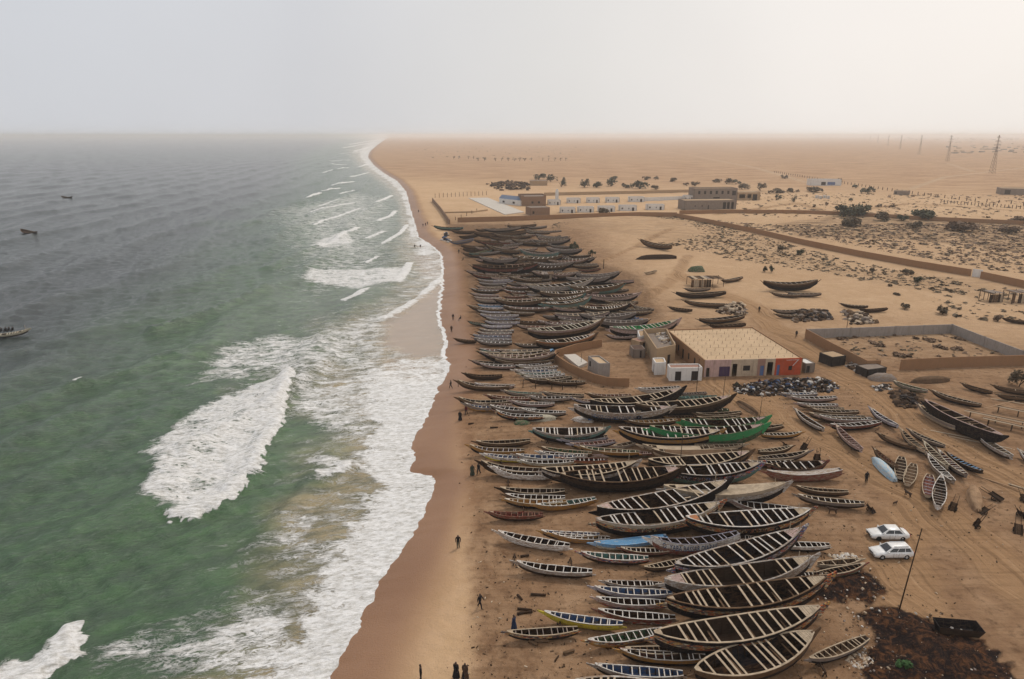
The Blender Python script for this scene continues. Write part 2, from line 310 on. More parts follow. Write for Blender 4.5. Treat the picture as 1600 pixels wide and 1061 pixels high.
for px,a,e in [([(455,600),(470,585),(560,590),(620,620),(600,680),(520,690),(470,650),(445,660)],0.54,3),([(120,1061),(160,1000),(330,960),(440,960),(420,1061)],0.49,4),([(300,600),(340,545),(430,520),(520,530),(500,590),(400,590)],0.52,4),
               ([(470,440),(480,422),(640,418),(640,440),(560,452)],0.64,3),([(480,385),(500,372),(545,362),(560,380),(520,392)],0.60,3),([(470,720),(490,710),(540,715),(545,740),(500,745)],0.55,2),
               ([(430,800),(520,780),(600,720),(600,800),(520,900),(440,900),(400,860)],0.40,3),([(180,1030),(300,980),(420,950),(450,900),(300,960)],0.45,4),([(450,540),(600,480),(640,520),(600,600),(470,590)],0.50,5),([(420,330),(560,300),(620,310),(630,420),(480,470)],0.41,22)]:
    foam=np.maximum(foam,a*ss(-e,e,poly_sd(px,X,Y,ZS)))
# breaking waves: a bore with a steep shoreward face, foam trailing seaward
def bore(px,a,hgt,front,soft=1.6):
    global Z,foam
    d=poly_sd(px,X,Y,ZS)+0.9*wob(X,Y,4.5,101)+0.5*wob(X,Y,1.9,102)
    f=line_d(front,X,Y,ZS); foam=np.maximum(foam,a*ss(-soft*0.6,soft*1.4,d)*(0.96+0.2*wob(X,Y,9,105))*(1.08-0.26*ss(3,22,f))); Z=Z+hgt*np.exp(-(f/2.6)**2)*ss(-2.2,0.6,d)+0.16*ss(0,2,d)*(wob(X,Y,2.4,103)+0.5*wob(X,Y,1.3,104))
    foam=np.maximum(foam,np.where(d>-0.9,1.0*np.exp(-(f/2.2)**4),0))
bore([(455,590),(437,640),(435,665),(405,705),(402,735),(380,745),(370,765),(350,785),(300,810),(275,812),(262,800),(245,800),(210,780),(222,745),(235,720),(213,708),(250,680),(275,655),(330,625),(395,603),(445,588)],0.74,0.9,[(455,590),(440,640),(434,668),(407,705),(400,738),(372,765),(345,788),(275,812)])
bore([(112,985),(118,1010),(95,1040),(60,1061),(0,1095),(-80,1110),(-60,1060),(0,1040),(50,1022),(90,1000)],0.86,0.8,[(112,985),(116,1010),(92,1040),(60,1061),(-40,1100)])
for px,w_ in [([(485,332),(512,326),(553,317)],1.3),([(498,347),(530,338),(562,326)],1.3),([(502,387),(522,378),(540,364)],1.4),([(388,460),(410,455)],1.0),([(540,470),(556,466),(571,456)],1.6),([(600,498),(625,486),(655,468),(690,435)],1.7),
              ([(505,270),(520,266),(543,262)],2.2),([(514,252),(545,250)],3),([(535,240),(575,236)],5),([(515,256),(540,258)],2.5),([(537,231),(588,222)],8),([(570,222),(612,215)],14),([(515,543),(542,540)],0.0),([(500,322),(530,313)],1.2),([(548,364),(560,357)],1.2),([(575,372),(600,362)],1.3),([(520,290),(552,284)],2.2),([(548,277),(575,270)],2.0),([(505,300),(530,294)],1.8),([(590,318),(612,306)],1.6),([(560,262),(578,255)],2.5),([(480,310),(500,304)],1.6),([(545,226),(585,219)],10),([(555,236),(580,229)],6),([(600,380),(625,366),(636,352)],1.3),([(575,410),(590,402)],1.0),([(440,560),(452,556)],0.7),([(534,740),(541,732)],0.9),
              ([(530,303),(552,298)],1.4),([(490,352),(505,346)],1),([(622,440),(634,425),(640,412)],1.6),([(590,345),(610,338),(618,330)],1.5),([(0,618),(2,618)],0),([(120,607),(126,604)],0.5),([(500,745),(534,742),(541,731)],0.7)]:
    if w_<=0: continue
    f=line_d(px,X,Y,ZS)+0.25*w_*wob(X,Y,7*w_,111); foam=np.maximum(foam,1.0*(1-ss(w_*0.5,w_*1.4,f))); Z=Z+0.45*np.exp(-(f/2.0)**2)*(w_<2.5)
# thin sheets of water lying on the sand between the foam and the dry beach
FILM=[(600,505),(640,480),(690,440),(696,470),(690,500),(700,530),(697,557),(640,560),(600,540)]
film=np.maximum(film,ss(-3.5,3.0,poly_sd(FILM,X,Y,ZS)+1.2*wob(X,Y,6,95))); foam=foam*(1-0.80*film)+0.0
for px in ([(640,400),(694,395),(700,430),(694,440),(660,430),(650,410)],[(600,560),(640,555),(697,560),(700,590),(660,600),(600,590)]):
    f_=ss(-2,2,poly_sd(px,X,Y,ZS)); film=np.maximum(film,0.6*f_); foam=foam*(1-0.30*f_)
foam=np.maximum(foam,(1-ss(0.35,0.75,np.abs(D-0.55)+0.2*wob(X,Y,2,119)))*0.98)       # bright lip along the sand
turb=np.maximum(ss(-1.5,0.6,inner+0.4*wob(X,Y,18,121))*1.0,0.85*ss(-3,4,poly_sd([(430,870),(420,790),(500,760),(560,700),(620,640),(640,700),(600,800),(540,880),(460,900)],X,Y,ZS)))
green=1-ss(30,110,D-0.05*Y+14*wob(X,Y,90,131))*(0.97)
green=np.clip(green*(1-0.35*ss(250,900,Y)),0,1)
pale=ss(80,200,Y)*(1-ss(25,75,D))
Z=np.where(D<=0.3,ZS,Z)
m=NT('sea_water',0.16,0.5)
wv=m.coord('World'); gF,gT,gG=m.attr('mA'); gL,gP_,_b=m.attr('mB')
wr=m.n('ShaderNodeMapping',vector_type='TEXTURE'); wr.inputs['Rotation'].default_value=(0,0,R(24)); wr.inputs['Scale'].default_value=(3.0,1.15,1); m.l(wv,wr.inputs['Vector']); rv=wr.outputs[0]
r1=m.noise(rv,0.55,8,0.62,0.3); r2=m.noise(rv,2.6,6,0.65); big=m.noise(m.coord('World',(0.03,0.012,1)),1.0,4,0.55)
c=m.mix(gG,(0.026,0.032,0.034),m.mix(m.rng(big,0.35,0.65),(0.038,0.098,0.034),(0.072,0.148,0.052)))
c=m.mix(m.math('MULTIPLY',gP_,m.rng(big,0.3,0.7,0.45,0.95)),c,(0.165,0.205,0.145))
c=m.mix(m.math('MULTIPLY',gT,m.rng(r1,0.25,0.6,0.5,1.0)),c,(0.38,0.285,0.155))
c=m.mix(m.rng(r1,0.40,0.62,0.5,0.0),c,(0.016,0.027,0.022)); c=m.mix(m.math('MULTIPLY',gG,m.rng(r2,0.56,0.70,0,0.30)),c,(0.20,0.24,0.19))  # dark tone follows ripple noise; pale streaks paint sheen on ripple crests
c=m.mix(m.math('MULTIPLY',gL,0.85),c,(0.36,0.275,0.215))
# foam: cellular lace that closes up as the coverage rises
fm=m.n('ShaderNodeMapping',vector_type='TEXTURE'); fm.inputs['Scale'].default_value=(2.3,0.95,1); fm.inputs['Rotation'].default_value=(0,0,R(14)); m.l(wv,fm.inputs['Vector'])
dn=m.n('ShaderNodeTexNoise'); dn.inputs['Scale'].default_value=0.5; dn.inputs['Detail'].default_value=4; m.l(fm.outputs[0],dn.inputs['Vector'])
dv=m.n('ShaderNodeVectorMath',operation='MULTIPLY_ADD'); m.l(dn.outputs['Color'],dv.inputs[0]); dv.inputs[1].default_value=(3.5,2.5,0); m.l(fm.outputs[0],dv.inputs[2])
rid=m.noise(dv.outputs[0],1.7,9,0.66,0.2); la=m.math('SUBTRACT',1.0,m.math('MULTIPLY',m.math('ABSOLUTE',m.math('SUBTRACT',rid,0.5)),5.0))
cl=m.noise(fm.outputs[0],0.55,5,0.6,0.5)
fn=m.math('ADD',m.math('MULTIPLY',la,0.52),m.math('MULTIPLY',m.rng(cl,0.3,0.7),0.48))
th=m.math('SUBTRACT',1.0,gF)
fo=m.rng(m.math('SUBTRACT',fn,th),-0.08,0.30,0,1,True); fo=m.math('MULTIPLY',fo,m.rng(gF,0.02,0.12))
fcol=m.mix(m.rng(m.noise(fm.outputs[0],2.2,8,0.75),0.35,0.58),(0.44,0.42,0.38),(0.82,0.81,0.80))
c=m.mix(fo,c,fcol); m.base(c)
m.put(m.b.inputs['Roughness'],m.math('MAXIMUM',m.rng(fo,0,1,0.17,0.9),m.math('MULTIPLY',gL,0.35)))
hh=m.math('ADD',m.math('MULTIPLY',r1,1.0),m.math('ADD',m.math('MULTIPLY',r2,0.42),m.math('MULTIPLY',fo,0.12)))
hh=m.math('MULTIPLY',hh,m.math('SUBTRACT',1.0,m.math('MULTIPLY',gL,0.9)))
m.bump(hh,1.0,0.75)
MAT_SEA=m.m
# columns run seaward; flip so normals face up
sea=grid_mesh('sea',X[:,::-1],Y[:,::-1],Z[:,::-1],{'mA':(foam[:,::-1],turb[:,::-1],green[:,::-1]),'mB':(film[:,::-1],pale[:,::-1],pale[:,::-1]*0)},MAT_SEA); tag(sea,kind='structure')
# ---- dusty sea air ----
hz=MB(); hz.box((0,15000,26),(90000,32400,70)); hzm=NT('dusty_air'); hzm.t.nodes.clear()
ho=hzm.n('ShaderNodeOutputMaterial'); hv=hzm.n('ShaderNodeVolumePrincipled'); hv.inputs['Color'].default_value=(0.98,0.955,0.93,1); hv.inputs['Density'].default_value=0.00017; hv.inputs['Anisotropy'].default_value=0.25
hzm.l(hv.outputs[0],ho.inputs['Volume']); hzo=hz.build('haze',hzm.m); tag(hzo,'thin dusty haze lying over the beach, desert and sea','haze',kind='stuff')
# ================= materials =================
def wood(name,c1,c2,c3=None,sc=(1.2,9,9),rough=0.85):
    m=NT(name,rough,0.05); v=m.coord('Object',sc); a=m.noise(v,1.0,6,0.7,0.3); b=m.noise(m.coord('Object'),1.1,4,0.6)
    c=m.mix(m.rng(a,0.35,0.65),c1,c2); c=m.mix(m.rng(b,0.45,0.7,0,0.75),c,c3 or tuple(q*0.45 for q in c1)); m.base(c); m.bump(a,0.35,0.03); return m.m
def paint(name,c,wear=0.5,wc=(0.20,0.145,0.10),rough=0.6):
    m=NT(name,rough,0.05); v=m.coord('Object',(0.9,4,5)); a=m.noise(v,1.6,8,0.72,0.4); b=m.noise(m.coord('Object'),0.8,5,0.65); st=m.noise(m.coord('Object',(9,9,0.8)),1.0,4,0.6)
    rnd=m.n('ShaderNodeObjectInfo').outputs['Random']
    cc=m.mix(m.rng(b,0.3,0.7,0,0.5),c,tuple(q*0.62 for q in c)); cc=m.mix(m.rng(st,0.5,0.7,0,0.45),cc,(0.10,0.065,0.045))
    cc=m.mix(m.rng(m.math('ADD',a,m.math('MULTIPLY',rnd,0.05)),0.60-0.16*wear,0.66-0.12*wear),cc,wc)
    hs=m.n('ShaderNodeHueSaturation'); m.put(hs.inputs['Value'],m.rng(rnd,0,1,0.8,1.12)); m.put(hs.inputs['Color'],cc); m.base(hs.outputs[0]); m.bump(a,0.3,0.02); return m.m
def ornament(name,bg,cols,cell=(3.2,1,9),thr=0.47):
    m=NT(name,0.65,0.06); v=m.coord('Object',cell); vo=m.n('ShaderNodeTexVoronoi'); vo.inputs['Scale'].default_value=1.0; m.l(v,vo.inputs['Vector'])
    hs=m.n('ShaderNodeSeparateColor'); m.l(vo.outputs['Color'],hs.inputs[0]); a=m.noise(m.coord('Object',(1.2,3,6)),1.7,7,0.7,0.3)
    c=m.mix(m.rng(hs.outputs[0],0.45,0.5),bg,cols[0]); c=m.mix(m.rng(hs.outputs[1],0.62,0.66),c,cols[1]); c=m.mix(m.rng(hs.outputs[2],0.80,0.84),c,cols[2])
    c=m.mix(m.rng(a,thr,thr+0.1),c,(0.20,0.14,0.095)); c=m.mix(m.rng(m.noise(m.coord('Object',(9,9,0.8)),1,4),0.5,0.72,0,0.5),c,(0.08,0.05,0.035)); m.base(c); return m.m
M={}
M['N']=wood('weathered_wood',(0.17,0.105,0.062),(0.09,0.055,0.033)); M['n']=wood('dark_wood',(0.065,0.040,0.026),(0.03,0.018,0.012))
M['D']=wood('driftwood',(0.50,0.40,0.29),(0.33,0.25,0.17)); M['F']=wood('fresh_wood',(0.36,0.235,0.14),(0.27,0.17,0.10),(0.18,0.11,0.065))
M['G']=paint('grey_paint',(0.25,0.21,0.19),0.6); M['W']=paint('white_paint',(0.70,0.66,0.61),0.5,(0.30,0.22,0.16)); M['w']=paint('worn_white_paint',(0.50,0.46,0.42),0.75,(0.24,0.17,0.12))
M['K']=paint('tar',(0.010,0.009,0.012),0.3,(0.05,0.035,0.025),0.5); M['k']=paint('dark_tar_inside',(0.010,0.008,0.008),0.6,(0.035,0.022,0.015),0.8)
M['R']=paint('maroon_paint',(0.19,0.045,0.032),0.6); M['O']=paint('ochre_paint',(0.44,0.22,0.055),0.55); M['o']=paint('orange_paint',(0.48,0.17,0.06),0.55)
M['Y']=paint('yellow_paint',(0.60,0.48,0.05),0.2); M['g']=paint('green_paint',(0.055,0.30,0.11),0.2,(0.16,0.22,0.12)); M['e']=paint('dark_green_paint',(0.03,0.10,0.045),0.6)
M['T']=paint('teal_paint',(0.09,0.21,0.19),0.5); M['B']=paint('blue_paint',(0.04,0.10,0.22),0.5); M['b']=paint('light_blue_paint',(0.14,0.33,0.55),0.3,(0.4,0.4,0.4))
M['c']=paint('pale_blue_paint',(0.33,0.50,0.62),0.6,(0.5,0.47,0.42)); M['P']=paint('pink_paint',(0.46,0.33,0.30),0.5); M['L']=paint('lilac_paint',(0.42,0.40,0.46),0.4); M['C']=paint('cream_paint',(0.60,0.55,0.42),0.35)
M['1']=ornament('red_patterned_paint',(0.40,0.30,0.26),((0.42,0.05,0.03),(0.06,0.07,0.16),(0.60,0.52,0.42)))
M['2']=ornament('ochre_patterned_paint',(0.45,0.27,0.09),((0.42,0.10,0.03),(0.03,0.03,0.05),(0.50,0.45,0.32)))
M['3']=ornament('pale_patterned_paint',(0.50,0.46,0.42),((0.10,0.07,0.07),(0.07,0.12,0.30),(0.45,0.07,0.05)))
M['4']=ornament('green_patterned_paint',(0.30,0.32,0.26),((0.12,0.20,0.12),(0.36,0.14,0.08),(0.45,0.40,0.30)))
CN={'N':'brown wooden','n':'dark brown','D':'bleached wooden','F':'bare wooden','G':'grey','W':'white','w':'dull white','K':'black','R':'maroon','O':'ochre','o':'orange','Y':'yellow','g':'bright green','e':'dark green','T':'teal','B':'blue','b':'light blue','P':'pinkish','L':'lilac grey','C':'cream','1':'red patterned','2':'ochre patterned','3':'pale patterned','4':'green patterned','k':'tarred'}
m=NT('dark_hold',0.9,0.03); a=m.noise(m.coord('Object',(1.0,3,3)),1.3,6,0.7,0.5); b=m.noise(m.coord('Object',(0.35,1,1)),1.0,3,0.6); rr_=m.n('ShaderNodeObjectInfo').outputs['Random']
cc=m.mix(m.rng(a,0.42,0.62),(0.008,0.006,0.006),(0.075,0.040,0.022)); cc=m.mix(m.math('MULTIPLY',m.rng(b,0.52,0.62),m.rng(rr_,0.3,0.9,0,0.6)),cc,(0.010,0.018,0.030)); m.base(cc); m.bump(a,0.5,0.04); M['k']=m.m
def lab_mat(c): return M[c]
# ================= pirogue geometry =================
class Hull:
    def __init__(s,kind,L,B,h0,sL,sR):
        s.k=kind; s.L=L; s.B=B; s.h0=h0; s.sL=sL; s.sR=sR
    def half(s,t):
        if s.k=='B':
            a=max(0.0,1-min(1,abs(2*t-1.0))**2.1)
            return s.B/2*max(a,0.0)**0.85+0.07
        if s.k=='S':
            l=max(0.0,1-max(0,(0.52-t)/0.52)**2.0)**0.9; r=1-0.58*max(0,(t-0.55)/0.45)**2.1
            return s.B/2*min(l,1)*r+0.035
        l=1-0.55*max(0,(0.5-t)/0.5)**2.2; r=1-0.42*max(0,(t-0.5)/0.5)**2.2; return s.B/2*l*r      # 'U': blunt both ends
    def gun(s,t):
        q=0.45
        return s.h0+s.sL*max(0,(q-t)/q)**2.0+s.sR*max(0,(t-q)/(1-q))**2.0
    def keel(s,t):
        e=abs(2*t-1)**(3.2 if s.k!='S' else 3.4); f=0.62 if (s.k=='B' or t<0.5) else 0.42
        return 0.02+f*e*s.gun(t)
    def pt(s,t,h,side,off=0.0):
        b=s.half(t); g=s.gun(t); k=s.keel(t)
        # h in 0..1 from keel to gunwale
        prof=0.68*min(h/0.14,1.0)+0.32*max(0,(h-0.14)/0.86)**0.9 if h>0 else 0
        y=b*prof*(1) if h<1 else b
        return Vector(((t-0.5)*s.L, side*(y+off), k+(g-k)*h))
def hull_mesh(hl,n,mats,name,inner=True,floor_h=0.16,decks=(0.08,0.0)):
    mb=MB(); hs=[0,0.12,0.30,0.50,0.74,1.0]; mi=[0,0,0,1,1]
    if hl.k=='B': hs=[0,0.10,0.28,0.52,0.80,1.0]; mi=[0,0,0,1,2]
    ts=[i/(n-1) for i in range(n)]
    for side in (-1,1):
        k0=len(mb.v); vs=[hl.pt(t,h,side) for t in ts for h in hs]; w_=len(hs)
        for i in range(n-1):
            for j in range(w_-1):
                a=i*w_+j; q=(a,a+w_,a+w_+1,a+1) if side<0 else (a+1,a+w_+1,a+w_,a)
                mb.f.append(tuple(k0+z for z in q)); mb.m.append(mi[j]); mb.sm.append(True)
        mb.v+=[tuple(q) for q in vs]
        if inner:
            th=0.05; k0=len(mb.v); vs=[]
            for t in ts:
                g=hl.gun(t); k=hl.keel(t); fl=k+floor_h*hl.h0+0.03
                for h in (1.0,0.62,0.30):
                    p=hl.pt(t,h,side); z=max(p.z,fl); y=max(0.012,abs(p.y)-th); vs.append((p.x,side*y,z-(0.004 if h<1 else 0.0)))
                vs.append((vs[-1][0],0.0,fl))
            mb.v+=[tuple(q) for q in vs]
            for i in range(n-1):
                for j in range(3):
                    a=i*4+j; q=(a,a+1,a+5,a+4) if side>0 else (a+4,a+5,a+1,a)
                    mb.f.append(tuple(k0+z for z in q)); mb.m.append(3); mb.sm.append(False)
    # end plates
    for t,rev in ((0,False),(1,True)):
        l=[hl.pt(t,h,-1) for h in hs]; r=[hl.pt(t,h,1) for h in hs][::-1]; mb.add(l+r[:-1],[tuple(range(len(l)+len(r)-1))] if not rev else [tuple(range(len(l)+len(r)-1))[::-1]],1)
    return mb,mats
def rail_mb(hl,w_,th,n,t0=0.0,t1=1.0):
    mb=MB()
    for side in (-1,1):
        vs=[]
        for i in range(n):
            t=t0+(t1-t0)*i/(n-1); p=hl.pt(t,1,side); y=abs(p.y); a=min(y+w_*0.45,y+w_*0.45); b=max(0.004,y-w_*0.55)
            for yy,zz in ((b,0.004),(a,0.004),(a,th),(b,th)): vs.append((p.x,side*yy,p.z+zz))
        fs=[]
        for i in range(n-1):
            for j in range(4):
                q=(i*4+j,(i+1)*4+j,(i+1)*4+(j+1)%4,i*4+(j+1)%4); fs.append(q if side>0 else q[::-1])
        fs+=[(0,1,2,3),((n-1)*4+3,(n-1)*4+2,(n-1)*4+1,(n-1)*4)]
        mb.add(vs,fs,0)
    return mb
CUBE=MB(); CUBE.box((0,0,0),(1,1,1)); CUBE_ME={}
def cube(mc):
    if mc not in CUBE_ME: CUBE_ME[mc]=CUBE.mesh('plank',M[mc])
    return CUBE_ME[mc]
def part(name,me,parent,loc,scale,rot=(0,0,0)):
    o=bpy.data.objects.new(name,me); o.location=loc; o.scale=scale; o.rotation_euler=rot; COL.objects.link(o); o.parent=parent; return o
def deck(hl,t0,t1,mc,name,parent,n=4,dz=0.03,planks=0):
    mb=MB(); 
    if planks:
        for k in range(planks):
            a=t0+(t1-t0)*k/planks; b=t0+(t1-t0)*(k+0.9)/planks; zz=dz+0.012*(k%3)
            pa,pb=hl.pt(a,1,1),hl.pt(b,1,1); mb.add([(pa.x,-pa.y,pa.z+zz),(pb.x,-pb.y,pb.z+zz),(pb.x,pb.y,pb.z+zz),(pa.x,pa.y,pa.z+zz),(pa.x,-pa.y,pa.z+zz-.05),(pb.x,-pb.y,pb.z+zz-.05),(pb.x,pb.y,pb.z+zz-.05),(pa.x,pa.y,pa.z+zz-.05)],[(0,1,2,3),(7,6,5,4),(0,4,5,1),(1,5,6,2),(2,6,7,3),(3,7,4,0)],0)
    else:
        vs=[]; 
        for k in range(n):
            t=t0+(t1-t0)*k/(n-1); p=hl.pt(t,1,1); vs+=[(p.x,-p.y,p.z+dz),(p.x,0,p.z+dz+0.04),(p.x,p.y,p.z+dz),(p.x,p.y,p.z+dz-.05),(p.x,-p.y,p.z+dz-.05)]
        fs=[]
        for k in range(n-1):
            a=k*5; b=a+5
            for j in range(5): fs.append((a+j,b+j,b+(j+1)%5,a+(j+1)%5))
        fs+=[(4,3,2,1,0),tuple((n-1)*5+q for q in range(5))]; fs=[f[::-1] for f in fs]; mb.add(vs,fs,0)
    return mb.build(name,M[mc],parent)
GR='fishing pirogues hauled up in rows on the beach'
NB=0
def pirogue(u1,v1,u2,v2,kind,cols,label=None,beam=None,heel=0,flip=0,det=2,rnd=None,nth=None,h0=None,stern_left=False,extra=None,text=None,sL=None,sR=None,lift=0.0,group=GR,zb=None,cover=None,name='pirogue'):
    """cols: lower hull, band, top strake, rail, inside, thwarts"""
    global NB; NB+=1; rg=random.Random(int(u1*7+v1*13+u2))
    zg=ZS+0.1 if zb is not None else None
    uc,vc=(u1+u2)/2,(v1+v2)/2; z0=(gz(*P(uc,vc,0)[:2]) if zb is None else zb)
    a=P(u1,v1,z0); b=P(u2,v2,z0); Lt=(b-a).length
    if h0 is None: h0={'B':0.50+0.088*Lt,'S':0.36+0.057*Lt,'U':0.50+0.02*Lt}[kind]
    if sL is None: sL={'B':0.034*Lt,'S':0.045*Lt,'U':0.015*Lt}[kind]*(0.8+0.4*rg.random())
    if sR is None: sR={'B':0.058*Lt,'S':0.022*Lt,'U':0.015*Lt}[kind]*(0.8+0.4*rg.random())
    if flip: tz=0.25
    else: tz=h0+0.85*(sL+sR)/2+lift
    tL,tR=(h0+sL*1.0+lift,h0+sR*0.95+lift) if not flip else (0.2,0.2)
    a=P(u1,v1,z0+tL); b=P(u2,v2,z0+tR)
    dx,dy=b.x-a.x,b.y-a.y; Lt=math.hypot(dx,dy); rz=math.atan2(dy,dx); c=(a+b)/2
    fl,fr={'B':(0.055,0.055),'S':(0.085,0.04),'U':(0.0,0.0)}[kind]
    if stern_left: rz+=math.pi; sL,sR=sR,sL
    if stern_left and kind=='S': sL,sR=max(sL,sR),min(sL,sR)
    L=Lt*(1-fl-fr)*0.985; cx_=(fl-fr)/2*Lt*(-1 if stern_left else 1)
    if beam is None: beam={'B':0.185,'S':0.132,'U':0.17}[kind]*Lt*(0.93+0.14*rg.random()) if kind!='S' else max(0.95,0.128*Lt)*(0.93+0.14*rg.random())
    beam*={'B':0.86,'S':0.95,'U':1}[kind]
    hl=Hull(kind,L,beam,h0,sL,sR)
    c.x+=cx_*math.cos(rz)*(1 if not stern_left else 1); c.y+=cx_*math.sin(rz)
    lo,ba,to,ra,inn,thc=cols
    if not flip and not (heel<0) and lo in 'GwNRPLn': lo='K' if (kind=='B' or rg.random()<0.35) else 'n'  # lower hulls go darker: real black bottoms, plus painted-in shade underneath
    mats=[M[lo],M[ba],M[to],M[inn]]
    z=z0+lift+0.015
    small=det==0
    if small:
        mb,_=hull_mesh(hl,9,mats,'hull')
        k=len(mb.f); r=rail_mb(hl,0.10 if kind=='S' else 0.2,0.05,7); mb.add(r.v,r.f,4)
        nt_=nth or (7 if kind=='S' else 9)
        for i in range(nt_):
            t=0.14+0.76*i/(nt_-1); p=hl.pt(t,1,1); mb.box((p.x,0,p.z-0.02),(0.16 if kind=='S' else 0.24,2*p.y,0.05),5)
        # spur at the bow
        mb.beam(((-0.5)*L+0.25,0,hl.keel(0.0)*0.8+hl.gun(0)*0.2),((-0.5)*L-fl*Lt,0,hl.gun(0)*1.02),0.12,0.26,0,w2=0.05,h2=0.08)
        if kind=='B': mb.beam((0.5*L-0.25,0,hl.keel(1)*0.8+hl.gun(1)*0.2),(0.5*L+fr*Lt,0,hl.gun(1)*1.02),0.12,0.26,0,w2=0.05,h2=0.08)
        root=mb.build(name,mats+[M[ra],M[thc]])
        root.location=(c.x,c.y,z); root.rotation_euler=(R(heel),0,rz)
        if flip: root.rotation_euler=(math.pi,0,rz); root.location.z=z0+h0+0.3*(sL+sR)
    else:
        root=empty(name,(c.x,c.y,z),rz,rx=R(heel))
        if flip: root.rotation_euler=(math.pi+R(heel),0,rz); root.location.z=z0+h0+0.25*(sL+sR)
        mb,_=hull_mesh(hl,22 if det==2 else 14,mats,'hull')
        # stem and stern spurs run on from the keel
        mb.beam((-0.5*L+0.5,0,hl.keel(0.02)+0.3*(hl.gun(.02)-hl.keel(.02))),(-0.5*L-fl*Lt,0,hl.gun(0)*(0.98 if kind=='S' else 0.80)),0.18,(hl.gun(0)-hl.keel(0))*.7+.08,1,w2=0.07,h2=0.12)
        if kind=='B': mb.beam((0.5*L-0.5,0,hl.keel(0.98)+0.45*(hl.gun(.98)-hl.keel(.98))),(0.5*L+fr*Lt,0,hl.gun(1)*1.10),0.2,hl.gun(1)-hl.keel(1)+.1,1,w2=0.10,h2=0.24)
        if kind=='S': mb.beam((0.5*L-0.3,0,hl.keel(1)*0.9+0.1*hl.gun(1)),(0.5*L+fr*Lt*1.1,0,hl.gun(1)*0.62),0.16,0.22,1,w2=0.05,h2=0.08)
        if kind!='U' :                                           # frames inside
            for i in range(9 if kind=='S' else 15):
                t=0.12+0.77*i/(8 if kind=='S' else 14)
                for sd in (-1,1):
                    p=hl.pt(t,0.97,sd); q=hl.pt(t,0.34,sd); y0=max(0.02,abs(p.y)-0.08); y1=max(0.02,abs(q.y)-0.08); mb.beam((p.x,sd*y0,p.z),(q.x,sd*y1,max(q.z,hl.keel(t)+0.2*hl.h0)),0.07,0.07,4,up=(1,0,0))
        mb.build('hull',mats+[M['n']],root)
        rail_mb(hl,0.17 if kind=='B' else 0.095,0.06,16).build('gunwale',M[ra],root)
        if kind=='B': pos=[0.13,0.175,0.23,0.29,0.34,0.49,0.55,0.62,0.67,0.73,0.79,0.85]
        elif kind=='S': pos=[0.13,0.22,0.32,0.42,0.52,0.62,0.72,0.80,0.845,0.93]
        else: pos=[0.2,0.4,0.6,0.8]
        if nth is not None: pos=[0.14+0.76*i/max(1,nth-1) for i in range(nth)]
        if kind=='B': pos=[p+rg.uniform(-.012,.012) for p in pos]; pos=[p for p in pos if rg.random()<0.93]
        if kind=='S' : pos=[min(0.95,p+rg.uniform(-.012,.012)) for p in pos]
        if not flip or kind=='U':
            for t in pos:
                p=hl.pt(t,1,1); wd=(0.18 if kind=='B' else 0.085)*rg.uniform(0.85,1.2); dz=-0.02 if kind!='B' else 0.03
                part('thwart',cube(thc if rg.random()<0.8 else ('D' if kind=='B' else thc)),root,(p.x,0,p.z+dz),(wd,2*(p.y-0.01)+(0.1 if kind=='B' else 0),0.055),(0,0,R(rg.uniform(-2,2)) if kind=='B' else 0))
            if kind=='B':
                for t in (0.2,0.34,0.58,0.68,0.78):              # lower thwarts
                    if rg.random()<0.7:
                        p=hl.pt(t+0.02,0.55,1); part('thwart',cube('N'),root,(p.x,0,p.z),(0.18,2*(abs(p.y)-0.06),0.05),(0,0,0))
                if rg.random()<0.5:
                    p=hl.pt(0.66,1,-1); part('rail_block',cube('D'),root,(p.x,p.y*0.55,p.z+0.02),(L*0.05,0.14,0.05))
        if kind=='B':
            deck(hl,0.0,0.045,ra if ra in 'WwDP' else 'D','bow_deck',root); deck(hl,0.895,0.985,'P' if rg.random()<.5 else 'D','stern_deck',root,planks=7)
            if (extra is None or 'nopost' not in extra):
                for t,sd in ((0.93,1),(0.965,-1)):
                    if rg.random()<0.6:
                        p=hl.pt(t,1,sd); b2=MB(); b2.tube([(p.x,p.y*.8,p.z-0.3),(p.x+rg.uniform(-.1,.2),p.y*.8,p.z+rg.uniform(.6,1.3))],0.045,5); b2.build('mooring_post',M['D'],root)
        if kind=='S' and not flip:
            deck(hl,0.0,0.085,thc if thc in 'WwCD' else 'D','bow_deck',root)
        if cover:                                               # boards or a tarpaulin laid over the hold
            deck(hl,cover[1],cover[2],cover[0],'cover',root,n=8,dz=0.05)
        if text:
            letter(root,hl,*text)
        if extra and 'mast' in extra:
            b2=MB(); b2.tube([(extra['mast']*L,0.2,0.2),(extra['mast']*L+0.1,0.1,h0+extra.get('mh',4.5))],0.05,6,r2=0.035); b2.build('mast',M['n'],root)
        if extra and 'tyre' in extra:
            b2=MB(); p=hl.pt(extra['tyre'],0.62,-1); ring(b2,p+Vector((0,-0.08,0)),0.28,0.09,12); b2.build('tyre',M['K'],root)
    tag(root,label,'boat',group)
    root['pxy']='%d,%d,%s,%s'%(uc,vc,kind,ba)
    return root
